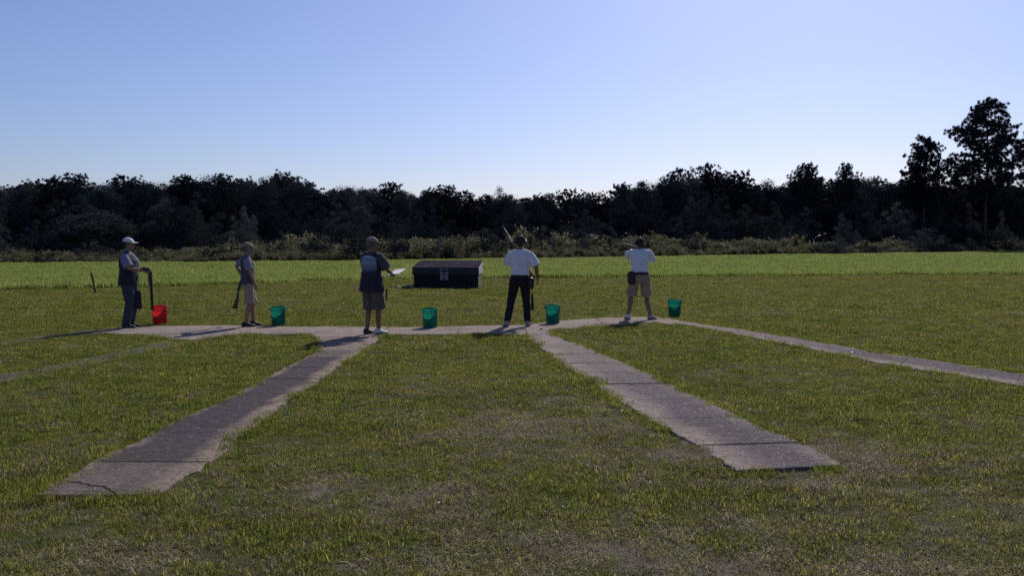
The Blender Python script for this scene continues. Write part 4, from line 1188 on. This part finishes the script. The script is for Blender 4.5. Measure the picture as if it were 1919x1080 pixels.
        if sleeve:
            for k, sx in (('l', -1), ('r', 1)):
                e0 = SH[k].lerp(EL[k], min(sleeve, 1)); m_ = SH[k].lerp(EL[k], sleeve*.5)
                mb.tube([SH[k] - tm @ vec(sx*.05, 0, .01), SH[k] + vec(0, 0, .004), m_, e0], [.066*W, .064*W, .060*W+sl_r, .056*W+sl_r*1.3], (0, 1, 0), 1, False)
        else:
            for k, sx in (('l', -1), ('r', 1)):
                mb.tube([SH[k] - tm @ vec(sx*.06, 0, .02), SH[k] - tm @ vec(sx*.0, 0, 0)], [.078*W, .070*W], (0, 1, 0), 1, False)
        return soft(mb.build(name, M[mat], root), .0105, 3, wr, .10)
    def legs(name, mat, end, r0, r1, wr=.014, top=.08):
        """end: fraction of the leg covered, 1 = to the ankle"""
        mb = MB()
        mb.tube([hipc + vec(0, 0, -.155), hipc + vec(0, 0, -.10), hipc + vec(0, 0, 0), hipc + vec(0, 0, top)], [.135*W, .175*W, .180*W, .166*W], (1, 0, 0), .78, False)
        for k in 'lr':
            if end > .55:
                q = KN[k].lerp(AN[k], (end-.5)*2)
                pts = [HP[k] + vec(0, 0, .02), HP[k].lerp(KN[k], .5), KN[k], KN[k].lerp(q, .5), q]; rad = [.104*W, .096*W, r0+.008, (r0+r1)/2+.004, r1]
            else:
                q = HP[k].lerp(KN[k], end*2); pts = [HP[k] + vec(0, 0, .02), HP[k].lerp(q, .5), q]; rad = [.104*W, (.104*W+r0)/2, r1]
            mb.tube(pts, rad, (1, 0, 0), 1, False)
        return soft(mb.build(name, M[mat], root), .010, 3, wr, .09)
    env = dict(root=root, P=P, SH=SH, EL=EL, WR=WR, HP=HP, KN=KN, AN=AN, hipc=hipc, sh_c=sh_c, chest=chest, W=W, shirt=shirt, legs=legs, hm=hm, X=X, lean=lean)
    # shoes
    for k in 'lr':
        a, fd = AN[k], FD[k]; sd_ = fd.cross(vec(0, 0, 1)); z0 = a.z - .075
        B = lambda t, z: Vector((a.x, a.y, z0)) + fd*t + vec(0, 0, z)
        mb = MB(); mb.loft([(B(-.085, .045), sd_*.018, vec(0, 0, .022)), (B(-.072, .050), sd_*.034, vec(0, 0, .040)), (B(-.03, .058), sd_*.041, vec(0, 0, .048)), (B(.02, .056), sd_*.042, vec(0, 0, .046)),
                 (B(.07, .044), sd_*.045, vec(0, 0, .034)), (B(.13, .034), sd_*.048, vec(0, 0, .025)), (B(.175, .029), sd_*.040, vec(0, 0, .020)), (B(.200, .026), sd_*.018, vec(0, 0, .012))])
        mb.tube([B(-.025, .06), B(-.022, .105)], [.046, .043], sd_, 1.1, False)
        sh = mb.build('shoe', M[g['shoe'][k]], root)
        mb = MB(); mb.segs = 20; cc = B(.055, .011)
        mb.loft([(cc + vec(0, 0, -.011), fd*.142, sd_*.045), (cc + vec(0, 0, .010), fd*.146, sd_*.048)]); mb.build('sole', M[g.get('sole', 'sole')], sh)
    g['dress'](env)
    return root, env

# ------------------------------------------------------------------ shotguns
def shotgun(loc, muzzle_dir, up, lab, open_deg=0.0):
    """origin at the hinge; +y towards the muzzle, z up"""
    y = Vector(muzzle_dir).normalized(); z = Vector(up); z = (z - y*z.dot(y)).normalized(); x = y.cross(z)
    root = empty('shotgun', loc); root.rotation_euler = Matrix((x, y, z)).transposed().to_euler(); tag(root, lab, 'shotgun', 'shotguns held by the shooters')
    a = R(-open_deg); rm = Matrix.Rotation(a, 4, 'X')
    def part(mb, nm, mt, rot=False, par=None, smooth=True):
        if rot: mb.v = [rm @ q for q in mb.v]
        return mb.build(nm, mt, par or root, smooth)
    for zz in (.014, .036):
        mb = MB(); mb.segs = 12; mb.tube([(0, .0, zz), (0, .10, zz), (0, .75, zz)], [.0135, .0120, .0108], round_ends=False); part(mb, 'barrel', M['gun_steel'], True)
    mb = MB(); mb.box((-.004, 0, .0475), (.004, .75, .053)); part(mb, 'rib', M['gun_steel'], True, None, False)
    mb = MB(); mb.tube([(0, .03, .002), (0, .12, -.003), (0, .22, .000), (0, .27, .006)], [.021, .023, .020, .013], ratio=.9); part(mb, 'forearm', M['gun_wood'], True)
    mb = MB(); mb.tube([(0, .0, .022), (0, -.06, .020), (0, -.13, .018)], [.021, .022, .018], ratio=1.6); part(mb, 'receiver', M['gun_steel'])
    pts = [(0, -.03 - .035*(1-math.cos(t)), -.012 - .026*math.sin(t)) for t in np.linspace(0, math.pi, 9)]
    mb = MB(); mb.segs = 6; mb.tube(pts, .004); part(mb, 'trigger_guard', M['gun_steel'])
    mb = MB(); mb.tube([(0, -.12, .016), (0, -.17, .002), (0, -.24, -.012), (0, -.34, -.022), (0, -.46, -.030)], [.018, .018, .020, .021, .021], ratio=[1.1, 1.1, 1.7, 2.4, 3.0], round_ends=False); st = part(mb, 'stock', M['gun_wood'])
    mb = MB(); mb.tube([(0, -.46, -.030), (0, -.482, -.031)], [.0215, .0205], ratio=3.0, round_ends=False); part(mb, 'recoil_pad', M['pad'], False, st)
    return root

def belt(env, r=.012, z=.06):
    W, h = env['W'], env['hipc']
    mb = MB(); mb.segs = 28; mb.loft([(h + vec(0, 0, z-.02), vec(.178*W+r, 0, 0), vec(0, .139*W+r, 0)), (h + vec(0, 0, z+.02), vec(.174*W+r, 0, 0), vec(0, .136*W+r, 0))]); mb.build('belt', M['leather'], env['root'])
def pouch(env, c, sz, mat='leather', name='shell_pouch', drop=0):
    mb = MB(); c = Vector(c)
    mb.tube([c + vec(0, 0, sz[2]*.5), c, c + vec(0, 0, -sz[2]*.5)], [sz[0]*.48, sz[0]*.52, sz[0]*.46], (1, 0, 0), sz[1]/sz[0])
    o = mb.build(name, M[mat], env['root'])
    mb = MB(); mb.tube([c + vec(0, 0, sz[2]*.52), c + vec(0, 0, sz[2]*.36)], [sz[0]*.56, sz[0]*.54], (1, 0, 0), sz[1]/sz[0]*1.02); mb.build('rim', M[mat], o)
    return o
def rag(env, top, length, w0, w1, mat, name='towel', dirn=(1, 0, 0)):
    t = Vector(top); d = Vector(dirn)
    mb = MB(); mb.tube([t, t + vec(0, 0, -length*.5), t + vec(0, 0, -length)], [w0, (w0+w1)/2, w1], d, .28)
    return soft(mb.build(name, M[mat], env['root']), .008, 2, .012, .05)
def on_path(px, py): c = G(px, py, SLAB_TOP); return Vector((c.x, c.y, SLAB_TOP))

# the man in the white cap, gun broken open, seen from his right side
def dress1(e):
    e['shirt']('shirt', 'shirt_blue', .016, .02, .88, .024)
    e['shirt']('vest', 'vest_dark', .036, -.10, 0, 0, .03, wr=.02, neckz=.04)
    e['legs']('trousers', 'jeans', .97, .078, .078, .018)
    rag(e, (.02, .185, .72), .34, .05, .075, 'vest_dark', 'towel', (0, 1, 0))
p1 = dict(s=.965, build=1.16, hip=(0, 0, .945), lean=(0, -.02, 0), head_yaw=-4, head_pitch=-4, cap='cap_white', hair='hair', skin='skin',
          wrist=dict(r=(.19, .33, 1.13), l=(-.10, .32, 1.10)), epole=dict(r=(.6, -.8, -.6), l=(-.7, -.6, -.6)), palm=dict(r=(-.5, 0, -1), l=(1, 0, -.2)), thumb=dict(r=-1, l=1), curl=dict(r=.7, l=.6),
          ankle=dict(l=(-.10, -.01, .075), r=(.10, -.035, .075)), toe=dict(l=-4, r=12), shoe=dict(l='shoe_dark', r='shoe_dark'), dress=dress1)
L1 = on_path(243, 614); Y1 = R(-84)
person(L1, Y1, 'person in a white cap and dark vest standing side on beside the red bucket', p1)
def W_(loc, yaw, s, p): return loc + Matrix.Rotation(yaw, 3, 'Z') @ (Vector(p) * s)
hinge = W_(L1, Y1, 1, (.17, .425, 1.085))
fw = Matrix.Rotation(Y1, 3, 'Z') @ vec(0, 1, 0)
shotgun(hinge, fw + vec(0, 0, -.22), vec(0, 0, 1), 'dark shotgun broken open, barrels hanging straight down to the red bucket', 76)

# the man in tan shorts, gun held low with its butt behind him
def dress2(e):
    e['shirt']('shirt', 'shirt_blue', .014, .02, .80, .018)
    e['shirt']('vest', 'vest_grey', .028, -.05, 0, 0, .012, wr=.016, neckz=.04)
    e['legs']('shorts', 'short_tan', .50, .100, .104, .016)
L2 = on_path(466, 612); Y2 = R(-72)
bt = at(438, 577, L2.y + .22); up_ = at(449.5, 536, L2.y + .26); dv = (up_ - bt).normalized() + vec(0, .10, 0); dv.normalize()
gl = Matrix.Rotation(-Y2, 3, 'Z') @ (bt + dv*.60 - L2) / .915          # where his left hand takes hold, in his own frame
p2 = dict(s=.915, build=1.0, hand_dir=dict(r=(0, .22, -1), l=(-.1, .1, -1)), hip=(0, 0, .945), lean=(0, -.03, 0), head_yaw=8, head_pitch=-6, cap='cap_khaki', hair='hair_grey', skin='skin',
          wrist=dict(r=(.20, .15, .84), l=(gl.x + .035, gl.y - .02, gl.z + .05)), epole=dict(r=(.5, -1, 0), l=(-.6, -1, 0)), palm=dict(r=(-1, .2, 0), l=(-.6, .8, 0)), thumb=dict(r=-1, l=1), curl=dict(r=.35, l=.6),
          ankle=dict(l=(-.10, .10, .075), r=(.10, -.06, .075)), toe=dict(l=4, r=10), shoe=dict(l='shoe_dark', r='shoe_dark'), dress=dress2)
person(L2, Y2, 'person in tan shorts, grey vest and khaki cap standing side on', p2)
shotgun(bt + dv*.47, dv, vec(-1, .6, .3), 'shotgun held upright by the person in tan shorts, butt near the ground')

# the big man with the score sheet
def dress3(e):
    e['shirt']('shirt', 'vest_grey', .018, .0, .92, .026)
    v = e['shirt']('vest', 'vest_two_tone', .034, -.16, 0, 0, .05, wr=.022, neckz=.04)
    e['legs']('shorts', 'short_brown', .53, .118, .122, .02)
    rag(e, (.27, .10, .83), .20, .03, .022, 'vest_dark', 'strap', (0, 1, 0))
p3 = dict(s=.968, build=1.08, hip=(0, 0, .945), lean=(0, .0, 0), head_yaw=-24, head_pitch=-8, cap='cap_khaki', hair='hair_grey', skin='skin_tan',
          wrist=dict(r=(.20, .34, 1.09), l=(-.10, .33, 1.08)), epole=dict(r=(.75, -.5, -.6), l=(-.8, -.5, -.6)), palm=dict(r=(-.6, .2, .9), l=(.3, 0, 1)), thumb=dict(r=1, l=-1), curl=dict(r=.4, l=.4),
          ankle=dict(l=(-.10, -.02, .075), r=(.10, .07, .075)), toe=dict(l=-5, r=14), shoe=dict(l='shoe_dark', r='shoe_white'), dress=dress3)  # shade on the left shoe and sun on the right are put into their colours
L3 = on_path(697, 627); Y3 = R(-34)
person(L3, Y3, 'heavy person in a long dark vest with pale back panel holding a score sheet', p3)
sh0 = W_(L3, Y3, .985, (.165, .50, 1.115))
mb = MB(); mb.box((-.115, -.15, -.002), (.115, .15, .002)); o = mb.build('score_sheet', M['paper'], None, False)
o.location = sh0; o.rotation_euler = (R(17), R(-6), R(-24)); tag(o, 'white score sheet held out by the person in the long dark vest', 'paper')

# the shooter in dark trousers, gun at rest across the chest
def dress4(e):
    e['shirt']('shirt', 'shirt_white', .022, .05, .93, .030, wr=.018, neckz=.062)
    e['legs']('trousers', 'trouser_black', .99, .068, .066, .014)
    belt(e, .004, .055)
    pouch(e, (.235, -.03, .83), (.13, .10, .13))
    rag(e, (.262, .02, .64), .32, .022, .042, 'leather', 'hull_bag', (1, 0, 0))
    mb = MB(); mb.ball((.0, -.165, 1.20), (.011, .006, .011)); mb.build('button', M['leather'], e['root'])
p4 = dict(s=1.0, build=1.0, hip=(.02, 0, .925), lean=(.01, .0, 0), head_yaw=3, head_pitch=-3, cap='cap_dark', no_brim=True, muffs=True, hair='hair', skin='skin_tan',
          wrist=dict(r=(.36, .06, .93), l=(-.06, .36, 1.22)), epole=dict(r=(.5, -1, 0), l=(-.9, -.3, -.7)), palm=dict(r=(-1, .3, 0), l=(.6, .3, .7)), thumb=dict(r=-1, l=-1), curl=dict(r=.35, l=.6),
          ankle=dict(l=(-.225, .02, .075), r=(.175, .03, .075)), toe=dict(l=-18, r=10), shoe=dict(l='shoe_grey', r='shoe_grey'), dress=dress4)
L4 = on_path(972, 612); Y4 = R(-2)
person(L4, Y4, 'shooter in a white shirt and black trousers wearing earmuffs', p4)
mz = at(939, 426, L4.y + .50); bs = at(966, 468, L4.y + .38); dv = (mz - bs).normalized()
hg = mz - dv * .75
shotgun(hg, dv, vec(1, .2, .6), 'shotgun held muzzle up across the chest of the shooter in black trousers')

# the shooter taking aim
def dress5(e):
    e['shirt']('shirt', 'shirt_white', .024, .06, .95, .030, wr=.022, neckz=.055)
    e['legs']('shorts', 'short_pinkish', .47, .106, .112, .018)
    belt(e, .006, .055)
    pouch(e, (-.195, -.09, .86), (.17, .12, .17))
    mb = MB(); mb.ball((-.03, -.17, 1.17), (.011, .006, .011)); mb.build('button', M['leather'], e['root'])
p5 = dict(s=1.01, build=1.0, hip=(0, -.01, .905), lean=(-.01, .06, -.005), head_yaw=8, head_pitch=-8, head_roll=8, head_off=(.02, .035, -.03), cap='cap_dark', muffs=True, hair='hair', skin='skin_tan', shrug=dict(l=.015, r=.03),
          wrist=dict(r=(.10, .26, 1.39), l=(-.07, .52, 1.43)), epole=dict(r=(.9, -.1, -.75), l=(-.7, .0, -1)), palm=dict(r=(-1, .1, .1), l=(.4, 0, 1)), thumb=dict(r=1, l=-1), curl=dict(r=.8, l=.7), hand_dir=dict(r=(-.15, .9, .4), l=(.15, .9, .3)),
          ankle=dict(l=(-.225, .10, .075), r=(.215, -.06, .075)), toe=dict(l=-12, r=50), shoe=dict(l='shoe_white', r='shoe_grey'), dress=dress5)
L5 = on_path(1199, 599); Y5 = R(3)
person(L5, Y5, 'shooter in a white shirt and khaki shorts aiming a shotgun over the trap house', p5)
bt5 = W_(L5, Y5, 1.01, (.105, .155, 1.40)); aim = Matrix.Rotation(Y5, 3, 'Z') @ vec(-.20, 1, .10)
shotgun(bt5 + aim.normalized()*.475 + vec(0, 0, .03), aim, vec(0, 0, 1), 'shotgun shouldered and aimed by the shooter in khaki shorts')
